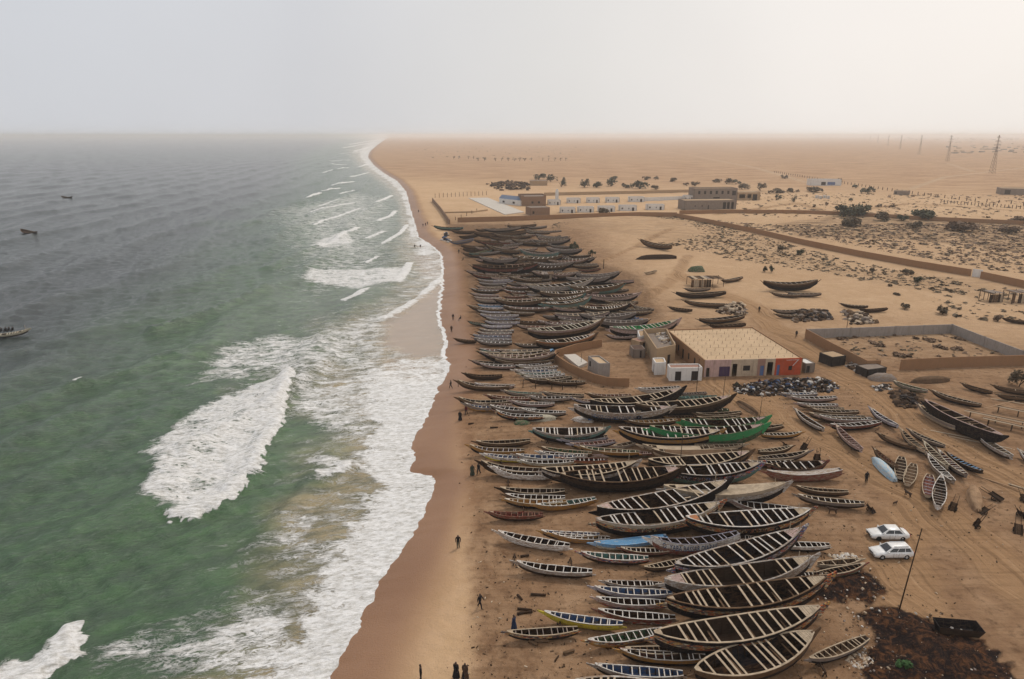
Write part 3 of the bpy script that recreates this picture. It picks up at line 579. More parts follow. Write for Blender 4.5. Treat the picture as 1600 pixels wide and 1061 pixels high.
def ring(mb,c,r,t,n=12,axis='y',m=0):
    vs=[];fs=[];k=6
    for i in range(n):
        a=2*math.pi*i/n
        for j in range(k):
            b=2*math.pi*j/k; rr=r+t*math.cos(b); o=t*math.sin(b)
            vs.append((c[0]+rr*math.cos(a),c[1]+o,c[2]+rr*math.sin(a)) if axis=='y' else ((c[0]+rr*math.cos(a),c[1]+rr*math.sin(a),c[2]+o) if axis=='z' else (c[0]+o,c[1]+rr*math.cos(a),c[2]+rr*math.sin(a))))
    for i in range(n):
        for j in range(k): fs.append((i*k+j,i*k+(j+1)%k,((i+1)%n)*k+(j+1)%k,((i+1)%n)*k+j))
    mb.add(vs,fs,m,True)
def text_mesh(s):
    cu=bpy.data.curves.new('writing','FONT'); cu.body=s; cu.size=1.0; cu.resolution_u=2; cu.extrude=0.0; cu.offset=0.012
    o=bpy.data.objects.new('writing',cu); COL.objects.link(o); dg=bpy.context.evaluated_depsgraph_get(); dg.update(); me=bpy.data.meshes.new_from_object(o.evaluated_get(dg)); bpy.data.objects.remove(o); return me
def letter(root,hl,s,t0,t1,mc,h=0.66,hs=0.34):
    me=text_mesh(s); xs=[v.co.x for v in me.vertices]; x0,x1=min(xs),max(xs)
    for v in me.vertices:
        t=t0+(t1-t0)*(v.co.x-x0)/(x1-x0); hh=h+(v.co.y-0.35)*hs; p=hl.pt(t,hh,-1,0.028); v.co=p
    me.materials.clear(); me.materials.append(M[mc]); o=bpy.data.objects.new('lettering',me); link(o,root)
# (lower hull, band, top, rail, inside, thwarts)
# ---------- large pirogues, nearest first ----------
def Bg(u1,v1,u2,v2,cols,label,**k): return pirogue(u1,v1,u2,v2,'B',cols,label,**k)
def Sm(u1,v1,u2,v2,cols,label=None,**k): return pirogue(u1,v1,u2,v2,'S',cols,label,**k)
Bg(868,1066,1135,1093,'KwwwkD','large tarred pirogue cut off by the bottom edge of the photo',beam=4.4,sL=0.3)
Bg(1072,1050,1283,984,'RNNDkD','large rust brown pirogue with pale thwarts, nearest whole one at the bottom',beam=4.0)
Bg(1003,990,1298,946,'K2KDnD','longest pirogue at the front, ochre strip over a black bottom',beam=3.7,extra={'nopost':1})
Bg(1024,936,1309,899,'K2KNkD','large pirogue with a black rubbing strip and flaking ochre paint, beside the dark waste heap',beam=3.8)
Bg(1022,906,1283,869,'GwwwnD','large grey pirogue with a pink bow compartment, beyond the one at the waste heap',beam=3.6,cover=('P',0.045,0.12))
Bg(1040,884,1264,823,'R3KwkW','large tarred pirogue with black scrawled name, its stern pointing at the two white cars',beam=3.7,text=('BLAJ  SAMBA  SUNU',0.36,0.66,'K',0.62,0.5))
pirogue(1004,842,1164,835,'S','RWWLkL','white and lilac pirogue leaning over, with a dark painted name along its side',beam=2.2,h0=1.55,sL=0.9,sR=0.75,heel=-13,text=('O  YABA BASSAR DIARAF',0.12,0.72,'B',0.66,0.6))
Bg(1058,808,1279,795,'K2KWkW','large black and ochre pirogue with an orange bow hold and two posts at its stern',beam=3.9,text=('YA HIRO-TALIBE  MOUSTA',0.28,0.62,'K',0.64,0.42),cover=('o',0.03,0.10),extra={'tyre':0.7})
Bg(917,812,1137,784,'R2DwkW','large pirogue with dark letters under a pale rail, left of the orange bowed one',beam=3.7,text=('BEUREUM NDAR GUET',0.30,0.62,'K',0.6,0.45))
Bg(918,794,1148,749,'KKKwkW','large black pirogue with blue streaked side and pink bow and stern boards',beam=3.9,cover=('P',0.03,0.10))
Bg(862,740,1075,731,'KnkNkD','broad dark pirogue with a wooden mast standing before its bow',beam=4.4,sL=0.5,sR=0.9)
Bg(836,732,1004,721,'RwkDkD','tarred pirogue with a pinkish pale bow, lying just behind the broad dark one',beam=3.0,sL=0.6)
Bg(1018,731,1199,723,'T3KwkW','large pirogue with a grey lettered side turning red near its stern',beam=3.6,text=('YA MAME DIARRA BOUSSO',0.18,0.62,'K',0.64,0.45),extra={'mast':0.3,'mh':5})
Bg(1002,718,1181,705,'NNKDkD','large unpainted pirogue with its thwarts yellowed, behind the grey lettered one',beam=3.4,extra={'mast':-0.18,'mh':6})
Bg(956,667,1136,673,'KOKwkW','large pirogue with bright ochre side and orange bow, in front of the green pair',beam=3.9,sL=0.8,sR=0.8)
Bg(1003,665,1206,664,'eggekW','nearer of the two bright green pirogues, behind the ochre one',beam=3.4)
Bg(1055,655,1207,652,'gggekW','farther of the two bright green pirogues, with a thin mast at its stern',beam=3.2,extra={'mast':0.42,'mh':4})
Bg(886,632,1059,636,'KwwwkW','large white pirogue with a dark rail and a tyre hung on its side',beam=3.7,text=('NDEYE COUMBA DIOP  SAMB',0.18,0.70,'B',0.60,0.42),extra={'tyre':0.66},sL=0.9,sR=0.6)
Bg(912,625,1074,606,'KKKDkD','large black pirogue with cream bow board, just behind the white one with the tyre',beam=3.2)
Bg(982,630,1152,618,'NnNDkD','large brown pirogue with a raised jagged stern, right of the white and black pair',beam=3.2,extra={'mast':0.42,'mh':4.5})
Bg(824,669,955,669,'RTwwkW','teal sided pirogue with PAPA painted in black, standing on trestles',beam=3.3,text=('PAPA SIDY ETYPY',0.42,0.78,'K',0.66,0.5))
Bg(1024,758,1240,755,'KwDDND','bleached pirogue filled with boards, two faint drawings on its side',beam=2.6,cover=('D',0.1,0.9))
pirogue(1198,726,1297,721,'B','RRNnkW','short pirogue with white slatted panels laid across its hold',beam=2.6,extra={'nopost':1},nth=6)
pirogue(1187,736,1322,734,'S','RRWWkW','small pirogue with white upper side, maroon bottom and dark green bow',beam=1.7,h0=1.2,heel=-8,sL=0.6,sR=0.45,cover=('w',0.09,0.96))
# ---------- small pirogues of the nearest rows ----------
Sm(838,953,980,975,'YYYWBW','lemon yellow small pirogue with navy inside, on the open sand at bottom left')
Sm(922,950,1062,965,'1RRWkW','small maroon pirogue with crowded painted signs, nearest of a stack of four')
Sm(920,932,1045,941,'1PPWkW','small pink sided pirogue, second nearest of the stack of four')
Sm(916,915,1057,926,'LLLWBW','lilac small pirogue with blue inside and a pole lying across it')
Sm(934,907,1040,912,'LwwwkW','pale small pirogue farthest of the stack of four, its stern behind the large grey one')
Sm(780,987,909,982,'n2nDkG','small brown pirogue beside the crouching person in dark robe')
Sm(906,1001,1042,983,'O2OWeW','small ochre pirogue with green painted bow inside, its stern against the longest one')
Sm(966,1012,1088,1015,'1RRDnN','small maroon pirogue squeezed behind the yellow striped one')
Sm(955,1013,1110,1027,'KOOwnW','small ochre pirogue with green and black bottom, near the bottom edge')
Sm(1096,1008,1195,1010,'RNNNkN','small brown pirogue glimpsed between the two nearest large ones')
Sm(915,1036,1075,1053,'LwWWBW','small white pirogue with blue inside, right behind the one cut off by the edge')
Sm(1255,1032,1360,994,'GGGDND','small grey pirogue lying alone, pointing at the burnt rubbish patch')
Sm(795,875,932,893,'NwwWkW','small white railed pirogue alone, with faint writing along its side')
Sm(897,861,1019,872,'R1eWTW','small red and green pirogue with dark teal inside, alone right of the blue covered one')
Sm(767,827,896,853,'WWWWkW','small all white pirogue closest to the walking person in dark clothes')
Sm(836,828,942,835,'ROOWBW','farther of two small boats lying side by side, blue inside')
Sm(853,832,958,841,'OOOWkW','nearer of two small ones lying side by side, orange brown side')
pirogue(916,848,1048,837,'S','Cbbbbb','small pirogue under a bright blue deck cover',cover=('b',0.09,0.95))
Sm(962,855,1050,860,'RRRDkW','small maroon pirogue half hidden under the bow of the lilac lettered one')
Sm(999,887,1080,872,'NNNDkD','small brown pirogue poking out beyond the bow of the tarred lettered one')
Sm(755,799,853,803,'PRRRRR','small maroon and white pirogue lying alone closest to the wet sand')
Sm(771,761,888,766,'NnnDkG','small dark brown pirogue with bluish side, farthest of a group of four')
Sm(780,771,888,777,'NNNWkW','small white railed pirogue, second of a group of four')
Sm(778,779,890,783,'NOODOW','small ochre inside pirogue, third of a group of four')
Sm(827,789,936,778,'OOOWTW','small pirogue with teal inside and orange side, nearest of a group of four')
Sm(740,718,872,735,'nnnDkG','small dark pirogue with a long upturned bow, behind the white and maroon one',sL=1.1)
Sm(761,727,866,741,'WWWWRW','small white hulled pirogue with maroon inside by the two walkers',sL=0.9)
Sm(976,821,1082,817,'RoODBW','small orange pirogue with blue inside under the large dark lettered one')
Sm(748,708,832,715,'YWWWBW','small white pirogue with royal blue inside and yellow bow bottom')
Sm(1132,780,1262,799,'WPwWkW','medium white pirogue wedged behind the large black and ochre one',beam=2.0)
Sm(1102,829,1190,842,'NODDkW','small ochre pirogue almost hidden under the large black and ochre one')
Sm(1190,844,1302,851,'wWWWkW','small white hulled pirogue sticking out behind the stern of the tarred lettered one')
Sm(1270,896,1355,881,'eRnDkN','small dark green and brown pirogue beside the dark waste heap',stern_left=True)
Sm(1272,880,1350,874,'DDDDND','small bleached wreck loaded with pale rubbish, behind the dark green one',stern_left=True,nth=4)
Sm(1225,894,1300,898,'NNNDkW','small brown pirogue tucked behind the large stern by the waste heap')
Sm(1236,758,1330,768,'NNNDnN','small brown pirogue with a yellow patch, farther of two by the dog')
Sm(1236,771,1356,786,'wGGDnW','small pale lettered pirogue, nearer of two by the dog')
Sm(1184,677,1256,676,'KOODkW','small ochre pirogue right of the green pair',stern_left=True)
Sm(1150,668,1227,664,'NNNDkN','small brown pirogue end showing right of the green sterns')
Sm(725,694,824,703,'KOLDNL','small ochre sided pirogue with lilac rail and dark letters',sL=0.8)
Sm(735,689,833,687,'nNnDnN','small dull brown pirogue, seaward end of the group behind the royal blue one')
Sm(838,697,929,708,'RNRDeN','small pirogue with green inside and red rail, in the middle of the rows')
Sm(868,686,953,681,'NLNwkG','small pirogue with white bow right under the teal sided one')
Sm(883,693,965,688,'LLPPRP','small pinkish pirogue second under the teal sided one')
Sm(896,696,1004,706,'NOODeC','small ochre and green pirogue with cream thwarts, left of the heap of wrecks')
Sm(963,703,1022,708,'eRPPRP','small pirogue with bright red inside')
Sm(796,709,906,713,'1wwWBW','small pirogue with vivid blue inside, farther of three white railed ones')
Sm(834,704,922,712,'wWWWkW','small white railed pirogue with round lettering, second of three')
Sm(804,719,901,720,'OCWWkW','small cream railed pirogue, nearest of three white railed ones')
Sm(866,714,954,718,'RoRRkW','small orange red pirogue behind the tarred one with the pale bow')
Sm(890,712,979,710,'NPNDNP','small overturned pinkish brown hull behind the tarred one',flip=1)
Sm(955,697,994,690,'DwDDND','short pale green grey hull among wrecks',nth=4)
Sm(992,694,1122,699,'NDNDND','stripped grey pirogue full of loose boards, farther of two wrecks',cover=('D',0.2,0.8))
Sm(1004,701,1162,704,'DNDDND','stripped brown pirogue full of loose boards, nearer of two wrecks',beam=1.9,cover=('N',0.15,0.85))
Sm(1078,694,1168,695,'NDNDND','bleached wreck right of the loose board wrecks',stern_left=True)
Sm(1180,704,1241,697,'NNNDnD','small broken brown pirogue in front of the dark hand cart',stern_left=True)
Sm(1178,713,1268,706,'GGGDkG','small slate grey pirogue with raised stern',stern_left=True)
Sm(1160,719,1245,720,'RRNDkW','small maroon pirogue with many pale thwarts behind the slatted panels one')
Sm(974,657,1062,655,'NNODOW','small narrow brown pirogue with ochre bow behind the ochre sided one')
Sm(1080,645,1162,643,'NNNDnN','narrow stripped brown pirogue behind the farther green one')
Sm(1082,651,1160,650,'nnNDnN','dark narrow brown wreck touching the farther green pirogue')
Sm(1034,650,1092,650,'OONNnN','low ochre brown hull between the white one with the tyre and the green pair')
Sm(1147,625,1187,650,'NFNDNF','long bare wooden overturned hull pointing down at the green sterns',flip=1)
Sm(1050,619,1124,619,'TTTTTT','teal pirogue behind the brown one with jagged stern',beam=1.5)
Sm(1060,614,1106,613,'GGGGkG','grey pirogue touching the teal one')
Sm(990,606,1066,604,'WWWWkW','slim white pirogue just in front of the two pale cabins')
Sm(1115,638,1140,640,'eeeekC','short dark green boat end under the jagged stern',nth=3)
Sm(912,614,990,617,'PNPDRP','small pinkish pirogue behind the cream bow board of the black one')
Sm(707,593,800,603,'NNPDnP','small pinkish pirogue, seaward of a pair',sL=0.9)
Sm(735,598,807,602,'wPGWRW','small grey white pirogue, nearer of a seaward pair')
Sm(781,609,850,615,'NGGDTT','small pirogue with slate teal inside, farthest of its row')
Sm(820,618,897,620,'GwGwkW','small grey pirogue with pale bow, third in its row')
Sm(842,611,916,617,'GGNDkN','small grey pirogue with light bow tip, second in its row')
Sm(890,621,952,627,'PLNDRP','small pinkish pirogue whose stern goes under the large black one')
Sm(754,616,833,622,'wRRDRP','small rosy pirogue with pale bow, behind a brown one with a long bow')
Sm(708,620,802,626,'nNNDKG','small brown pirogue with the longest upturned bow near the water',sL=1.0)
Sm(735,628,803,632,'NPPDRP','small pink pirogue covered by neighbours on both sides')
Sm(719,629,794,635,'OGGwBW','small pirogue with orange bottom by two people in dark clothes',sL=0.8)
Sm(792,625,870,630,'wPwWGw','small pale pirogue with smooth whitish side, in line with the cabins')
Sm(758,632,842,640,'NGGWKW','small white thwarted pirogue, farther of three close together')
Sm(806,637,888,644,'LGRWkW','small grey pirogue with a rosy bow, rightmost of three close together')
Sm(767,640,852,650,'R2NWkW','small brown patterned pirogue, nearest of three close together',sL=0.8)
Sm(809,655,871,653,'CCCCCC','cream overturned boat with dark green tarpaulin over its bow',flip=1,beam=1.9)
Sm(890,654,930,657,'WWWWWW','white overturned boat with blue lines, left of the large white one with the tyre',flip=1,beam=1.7)
Sm(720,582,788,586,'nnnNkN','small almost black pirogue alone above the walking person',sL=0.7)
Sm(805,570,864,566,'CWCWkW','small cream pirogue, farthest of seven by the curved wall')
Sm(813,575,874,572,'GGGWkW','small grey pirogue, second of seven by the curved wall')
Sm(796,577,874,578,'GWGWBW','small white pirogue, third of seven by the curved wall')
Sm(806,583,880,581,'wCwWTW','small cream grey pirogue, fourth of seven by the curved wall')
Sm(812,588,886,584,'CwCWGW','small long pale pirogue, fifth of seven by the curved wall')
Sm(819,592,897,588,'RnNDkG','small maroon dark pirogue, sixth of seven by the curved wall')
Sm(846,592,918,596,'GNGDkG','small grey brown pirogue, nearest of seven by the curved wall')
pirogue(816,555,867,545,'S','Bbbbbb','small pirogue under a dull blue cover, touching the bend of the curved wall',cover=('b',0.1,0.95))
Sm(962,486,1021,486,'NNNDND','narrow wooden pirogue near the blue tarpaulin heap')
# ---------- right of the road ----------
GP='small pirogues beside the dirt road'
def Rt(u1,v1,u2,v2,cols,label,**k): 
    k.setdefault('group',GP); return pirogue(u1,v1,u2,v2,k.pop('kind','S'),cols,label,**k)
Rt(1215,614,1280,614,'BGGWBW','small blue grey pirogue touching the big heap of white and black rubbish')
Rt(1228,619,1311,620,'wPWWkW','small white railed pirogue, second from the rubbish heap')
Rt(1239,629,1313,632,'wPWWkW','small pinkish white pirogue, third from the rubbish heap')
Rt(1254,634,1322,638,'nNGDkG','small dark pirogue, fourth from the rubbish heap')
Rt(1262,638,1346,642,'PNPDkG','small pinkish brown pirogue, fifth from the rubbish heap')
Rt(1255,644,1357,651,'nNNDnG','small brown pirogue, sixth from the rubbish heap')
Rt(1271,648,1367,654,'wPwWkW','small pale pirogue, second nearest of the row by the rubbish heap')
Rt(1289,663,1380,658,'PRPWnW','small pink red pirogue, nearest of the row by the rubbish heap')
Rt(1239,636,1289,671,'GwWWkN','small white pirogue slanting towards the road, left of the row by the rubbish heap')
Rt(1303,660,1348,703,'PPPPRP','pink pirogue slanting down from the row by the rubbish heap')
Rt(1356,634,1405,666,'wLLWkL','small lilac grey pirogue slanting along the near edge of the far track')
Rt(1366,674,1434,700,'NNNNnN','stripped brown wreck without thwarts lying between the two tracks',nth=2,cover=('N',0.2,0.8))
Rt(1404,666,1450,707,'NDDFnD','broken ochre brown pirogue crossing behind the bleached one')
Rt(1415,668,1479,697,'GGGDkG','bleached grey pirogue, upper one of the fan of five by the far track')
Rt(1441,686,1482,729,'NDDCND','slim pirogue with a yellowish bow tip in the fan of five')
Rt(1446,705,1492,753,'DGwWnW','long brown white railed pirogue, leftmost of the fan of five')
Rt(1462,698,1512,743,'GGwDRW','white railed pirogue with maroon inside, middle of the fan of five')
Rt(1475,704,1538,737,'KnnGkb','dark pirogue with blue thwarts, rightmost of the fan of five')
Rt(1362,697,1404,731,'NNNNRN','brown pirogue behind the light blue overturned one')
Rt(1359,711,1401,753,'cccccc','light blue and white overturned pirogue near the standing person',flip=1,beam=1.6)
Rt(1409,713,1406,745,'NDDDnD','short wide dark brown boat right of the light blue overturned one',kind='U',nth=6,beam=1.5)
Rt(1428,724,1418,756,'NDDDND','short tan boat, second right of the light blue overturned one',kind='U',nth=6,beam=1.5)
Rt(1453,741,1450,774,'RDDDRL','short boat with maroon inside and lilac thwarts, left of the white one with many ribs',kind='U',nth=6,beam=1.5)
Rt(1472,737,1466,792,'WWWWkw','slim white boat with nine dull thwarts pointing at the viewer',nth=9,beam=1.6)
Rt(1391,593,1452,611,'eGGCek','long greenish pirogue beginning by the grey tarpaulin',beam=1.3)
Rt(1449,607,1538,633,'NNGDkG','long green grey pirogue beyond the huge dark hull')
Rt(1429,628,1498,668,'DGGDkD','bleached grey pirogue lying along the huge dark hull')
Rt(1438,621,1577,685,'KKKPnN','huge black hull with pinkish rail, longest boat right of the road',kind='B',beam=2.6,h0=2.5,sL=0.3,sR=0.3,extra={'nopost':1})
Rt(1519,669,1584,714,'wwWWND','whitish grey pirogue in front of the huge dark hull')
Rt(1589,700,1640,735,'wWWWND','whitish pirogue cut off by the right edge')
Rt(1416,597,1485,593,'NNNNNN','overturned brown hull in front of the walled yard',flip=1,beam=2.2)
Rt(1499,597,1553,613,'nNnNnN','dark weathered wreck outside the walled yard, left of two',nth=3)
Rt(1546,600,1625,614,'nNnNND','dark weathered wreck outside the walled yard, right of two',nth=3)
Rt(1553,615,1620,622,'nNnNnN','low dark wreck near the right edge, under the bush',nth=3)
Rt(1517,754,1529,801,'FFFFFF','bare wooden overturned boat under repair, standing on a trestle',flip=1,beam=1.8)
# ---------- boats scattered over the open sand ----------
GS='pirogues scattered over the open sand behind'
def Sc(u1,v1,u2,v2,cols,label,**k):
    k.setdefault('group',GS); return pirogue(u1,v1,u2,v2,k.pop('kind','S'),cols,label,det=0,**k)
Sc(997,372,1053,384,'NNNNND','brown curved pirogue lying alone just below the dune scrub',heel=10)
Sc(987,405,1060,403,'nnnnnn','long dark overturned hull on the bare sand below the curved lone one',flip=1)
Sc(1187,438,1284,437,'nnNDkG','large dark pirogue alone on the bare sand towards the right',kind='B')
Sc(1201,456,1253,461,'GNNDkG','slim grey pirogue below the large dark lone one, left of two')
Sc(1226,456,1286,458,'GGGDkG','slim grey pirogue below the large dark lone one, right of two')
Sc(1048,456,1138,455,'NnNDnN','slim brown pirogue below the wooden hut on the sand',kind='S')
Sc(1063,468,1136,475,'nNGDkN','brown pirogue with pale rail, second below the wooden hut on the sand')
Sc(1124,437,1162,432,'NNDDkD','thin pirogue just right of the wooden hut on the sand')
Sc(1066,450,1112,450,'GGGDkN','small grey boat right against the wooden hut on the sand')
Sc(1042,478,1084,484,'NnNNnN','small broken dark boat left of the heap of debris',heel=12)
Sc(1085,498,1166,492,'GNGDkG','grey brown pirogue behind the flat roofed warehouse, farther of two')
Sc(1103,507,1168,505,'RnNNnN','low brown pirogue behind the flat roofed warehouse, nearer of two')
Sc(1203,483,1262,484,'GGGDkG','grey pirogue beside the debris behind the walled yard, farther of two')
Sc(1208,490,1260,493,'GNGDkG','grey pirogue beside the debris behind the walled yard, nearer of two')
Sc(1309,473,1359,478,'NnNDND','small brown pirogue alone beyond the walled yard, left of two')
Sc(1339,482,1389,481,'nnNNnN','thin dark boat alone beyond the walled yard, right of two')
Sc(1562,496,1622,503,'nnNNnN','dark pirogue cut by the right edge, beyond the walled yard')
Sc(1005,426,1027,422,'DDDDND','short pale broken boat near two lone posts',nth=3)
# ---------- dense rows further along the beach: (u1,v1,u2,v2,kind,colours) ----------
ROWS=[
(731,562,806,568,'S','NPNDkG'),(744,567,808,572,'S','wPGWkW'),(764,561,870,561,'S','PNNDnN'),(806,562,868,557,'S','nNnNnN'),
(743,544,812,547,'S','NTGWRW'),(744,548,814,553,'S','eRGWkW'),
(733,522,802,525,'S','GLGWBL'),(735,527,803,530,'S','BGGWGL'),(740,531,803,535,'S','GGGWkW'),(707,528,746,533,'S','nnnNnN'),(800,536,857,538,'S','RGNDkW'),
(747,507,803,509,'S','GLLWLL'),(744,513,806,516,'S','PGGWGD'),(741,518,803,520,'S','GPGWGD'),(729,501,762,506,'S','KTTNkT'),(752,501,815,503,'S','GLLWGL'),(754,496,816,498,'S','LGGWBG'),
(744,490,814,492,'S','GLLWGL'),(741,484,800,488,'S','GGLWLL'),(728,476,784,484,'S','nNNDkG'),(742,475,792,477,'S','LbLWBL'),(744,479,790,481,'S','GLLWLL'),
(739,467,788,470,'S','NGNDGG'),(736,463,786,465,'S','NPGWGD'),(731,457,782,461,'S','NPPDLP'),(732,450,782,454,'S','PNLWkW'),(740,446,792,448,'S','NPGDGG'),(744,441,794,443,'S','GGGWGG'),(741,436,800,437,'S','LGLWBL'),
(734,428,796,431,'S','nRNDnG'),(724,422,782,424,'S','RPPDnP'),(753,420,818,423,'S','GPGDkG'),(775,426,838,428,'S','GNGDkG'),(731,413,847,411,'B','nRnNkN'),(780,406,852,407,'S','PNPDRP'),(738,405,800,401,'S','RPRDRP'),(775,400,842,402,'S','NPNDRP'),
(729,396,772,388,'S','nTeNeN'),(718,388,777,389,'S','NnNNkN'),(713,382,790,381,'S','NNnNnN'),(745,377,800,379,'S','nRNNkN'),(765,385,812,384,'S','NPPDnP'),(736,374,792,375,'S','RNNNkN'),(760,369,815,371,'S','nNNNkN'),(767,365,832,368,'S','GNNDnG'),(714,369,752,364,'S','nnNNnN'),(751,357,816,354,'S','NGGDnG'),(732,362,826,360,'S','NNNNnN'),(673,352,726,355,'S','KTnNkG'),(795,373,858,379,'S','GNGDnG'),(812,366,832,369,'S','NNDDnN'),
(788,352,840,350,'S','NNNNnN'),(700,377,742,372,'S','BGbGBG'),(755,381,815,392,'S','NNNDnN'),(740,358,775,356,'S','nNnNnN'),
(809,388,877,394,'B','TTwwkN'),(796,398,884,399,'B','NNNDkW'),(866,396,888,397,'S','NnNNkN'),(866,402,915,403,'S','GnnNnN'),(885,399,925,398,'S','GnGDnG'),
(820,413,890,415,'B','nnNNkW'),(886,409,936,412,'S','GGGDGD'),(890,414,938,414,'S','GNGDkG'),(900,421,940,419,'S','nRNNnN'),(866,426,910,424,'S','NGNDkG'),(868,432,925,428,'S','GGGDGG'),(905,428,962,430,'S','PNPDnP'),
(820,446,933,434,'B','nwwDkW'),(885,447,980,442,'B','TNNDkW'),(924,434,994,438,'S','GPGGGG'),(876,448,930,450,'S','NPNDkW'),(838,455,930,453,'B','NNNDkW'),
(780,446,838,449,'S','RNRWRP'),(782,452,836,456,'S','NRNWkW'),(783,463,836,459,'S','NRRDRP'),(790,471,856,474,'S','PRLWRP'),(779,477,862,481,'S','GNPWRW'),(781,484,838,489,'S','GNGDGG'),(784,467,845,465,'S','nNNDRP'),(795,459,850,461,'S','NNNDkG'),
(833,466,916,460,'B','NTNDkW'),(840,473,925,465,'B','TTNDKW'),(911,460,1003,458,'B','RPGPnP'),(900,478,986,476,'B','KKNDkW'),(984,475,1024,483,'S','NGGDkG'),(960,482,1018,481,'S','GGGDkG'),
(880,489,952,494,'S','KBKNBN'),(864,495,951,499,'S','LGLWkW'),(835,500,902,506,'S','RPNWRW'),(798,499,862,503,'S','nNNNkG'),(802,507,866,510,'S','NPPDRP'),
(816,515,946,499,'B','wNPCnC'),(945,511,1066,499,'B','NPGwgW'),(831,533,936,521,'B','nNoDkW'),(944,523,997,525,'S','GPGWRP'),(835,521,886,523,'S','GGGDkG'),(862,519,915,521,'S','NGNDkG'),
(870,455,935,456,'S','NPNDkW'),(790,432,850,435,'S','nNNDnG'),(845,418,880,420,'S','NNNNnN'),(786,417,830,418,'S','GPGDkG'),(842,478,905,480,'S','NRNDkN'),(935,450,985,452,'S','nGNDkG'),(940,470,1000,471,'S','GNGDkG'),(855,408,885,406,'S','NNNNkN'),
(700,358,745,361,'S','NNNNnN'),(720,394,756,399,'S','nNNNkN'),(805,434,848,438,'S','PNPDnP'),(788,441,842,443,'S','GGGDkG'),(838,512,880,514,'S','NGNDkG'),
]
import collections
auto=[]
for (u1,v1,u2,v2,k,c) in ROWS:
    det=0 if (k=='S' or v1<455) else 1
    o=pirogue(u1,v1,u2,v2,k,c,None,det=det,group='weathered pirogues in the dense rows'); auto.append([ (u1+u2)/2,(v1+v2)/2,o,k,c,u1])
# labels for the dense rows: look first, then its place in its column, counted from the far end
DW={'n':'dark brown','N':'brown','G':'grey','w':'dull white','P':'pinkish','R':'maroon','L':'lilac grey','T':'teal','B':'slate blue','K':'black','e':'green','b':'blue','o':'ochre','O':'ochre','W':'white','C':'cream'}
cols3={'sea edge':[],'middle':[],'inland':[]}
for a in auto:
    key='sea edge' if a[5]<762 else ('middle' if a[5]<830 else 'inland'); cols3[key].append(a)
NUM='first second third fourth fifth sixth seventh eighth ninth tenth eleventh twelfth thirteenth fourteenth fifteenth sixteenth seventeenth eighteenth nineteenth twentieth'.split()
for key,L_ in cols3.items():
    L_.sort(key=lambda a:a[1]); by=collections.defaultdict(list)
    for a in L_: by[(a[3],DW[a[4][1]],DW.get(a[4][3],''))].append(a)
    for (k,cw_,rw),q in by.items():
        for i,a in enumerate(q):
            sz='large ' if k=='B' else 'small '
            rail=' with %s rail'%({'bare':'bare wood'}.get(rw,rw)) if rw else ''
            pos={'sea edge':'sea side','middle':'middle','inland':'inland side'}[key]
            n=len(q)
            lb='%s%s pirogue%s, %s, %s of far rows'%(sz,cw_,rail,'the only one' if n==1 else ('farthest such one' if i==0 else ('nearest such one' if i==n-1 else NUM[i]+' farthest such')),pos)
            a[2]['label']=lb
# the hulls beyond the three hundredth: small, overlapping, joined into one mass
rg_=random.Random(77); before=set(COL.objects); fill=[]
for i in range(150):
    v=rg_.uniform(354,560); wdt=34+ (v-350)*0.22
    lo=735 if v>380 else 745; hi=860+ (v-350)*0.9 if v<470 else (1000 if v<500 else (860 if v>540 else 920)); hi=min(hi,985) if v<512 else 840
    u=rg_.uniform(lo,hi-wdt*0.6); k='S' if rg_.random()<.8 else 'B'; w2=wdt*(1 if k=='S' else 1.5)
    if (v>520 and u>800) or (468<v<545 and u<812) or rg_.random()<0.12: continue
    fill.append((u,v,u+w2,v+rg_.uniform(-4,4),k,rg_.choice(('nNNDkG','nPNDkG','nRNDkD','nGGDkG','nNPDRP','NLGwGG','NGNwkw','NPGDGD','NGGwGG'))))
vs=[];fs=[];mi=[];slots=[]
for f in fill:
    o=pirogue(f[0],f[1],f[2],f[3],f[4],f[5],None,det=0,group=None,beam=None,h0=None)
    m_=Matrix.Translation(o.location)@o.rotation_euler.to_matrix().to_4x4(); k=len(vs); vs+=[tuple(m_@q.co) for q in o.data.vertices]; mp=[]
    for q in o.data.materials:
        if q.name not in slots: slots.append(q.name)
        mp.append(slots.index(q.name))
    for q in o.data.polygons: fs.append(tuple(k+x for x in q.vertices)); mi.append(mp[q.material_index])
    me_=o.data; bpy.data.objects.remove(o); bpy.data.meshes.remove(me_)
me=bpy.data.meshes.new('packed_pirogues'); me.from_pydata(vs,[],fs)
for q in slots: me.materials.append(bpy.data.materials[q])
me.polygons.foreach_set('material_index',mi); me.update(); o=bpy.data.objects.new('packed_pirogues',me); COL.objects.link(o); tag(o,'tangle of small weathered hulls wedged between the far rows of pirogues','boats',kind='stuff')
# ---------- boats out at sea ----------
GB='boats out on the sea'
sb=pirogue(-28,524,49,514,'B','NCCCnC','pale pirogue at sea with people sitting in it, cut by the left edge',det=1,zb=ZS+0.0,group=GB,beam=2.2,h0=0.8)
pirogue(31,357,59,362,'B','nnNNkN','small dark boat at sea, nearer of two without visible people',det=0,zb=ZS+0.1,group=GB,h0=1.0)
pirogue(94,306,114,307,'B','nnnNkN','tiny dark boat farthest out at sea',det=0,zb=ZS+0.1,group=GB,h0=1.0)
for o in list(COL.objects):
    if 'pxy' in o.keys(): del o['pxy']
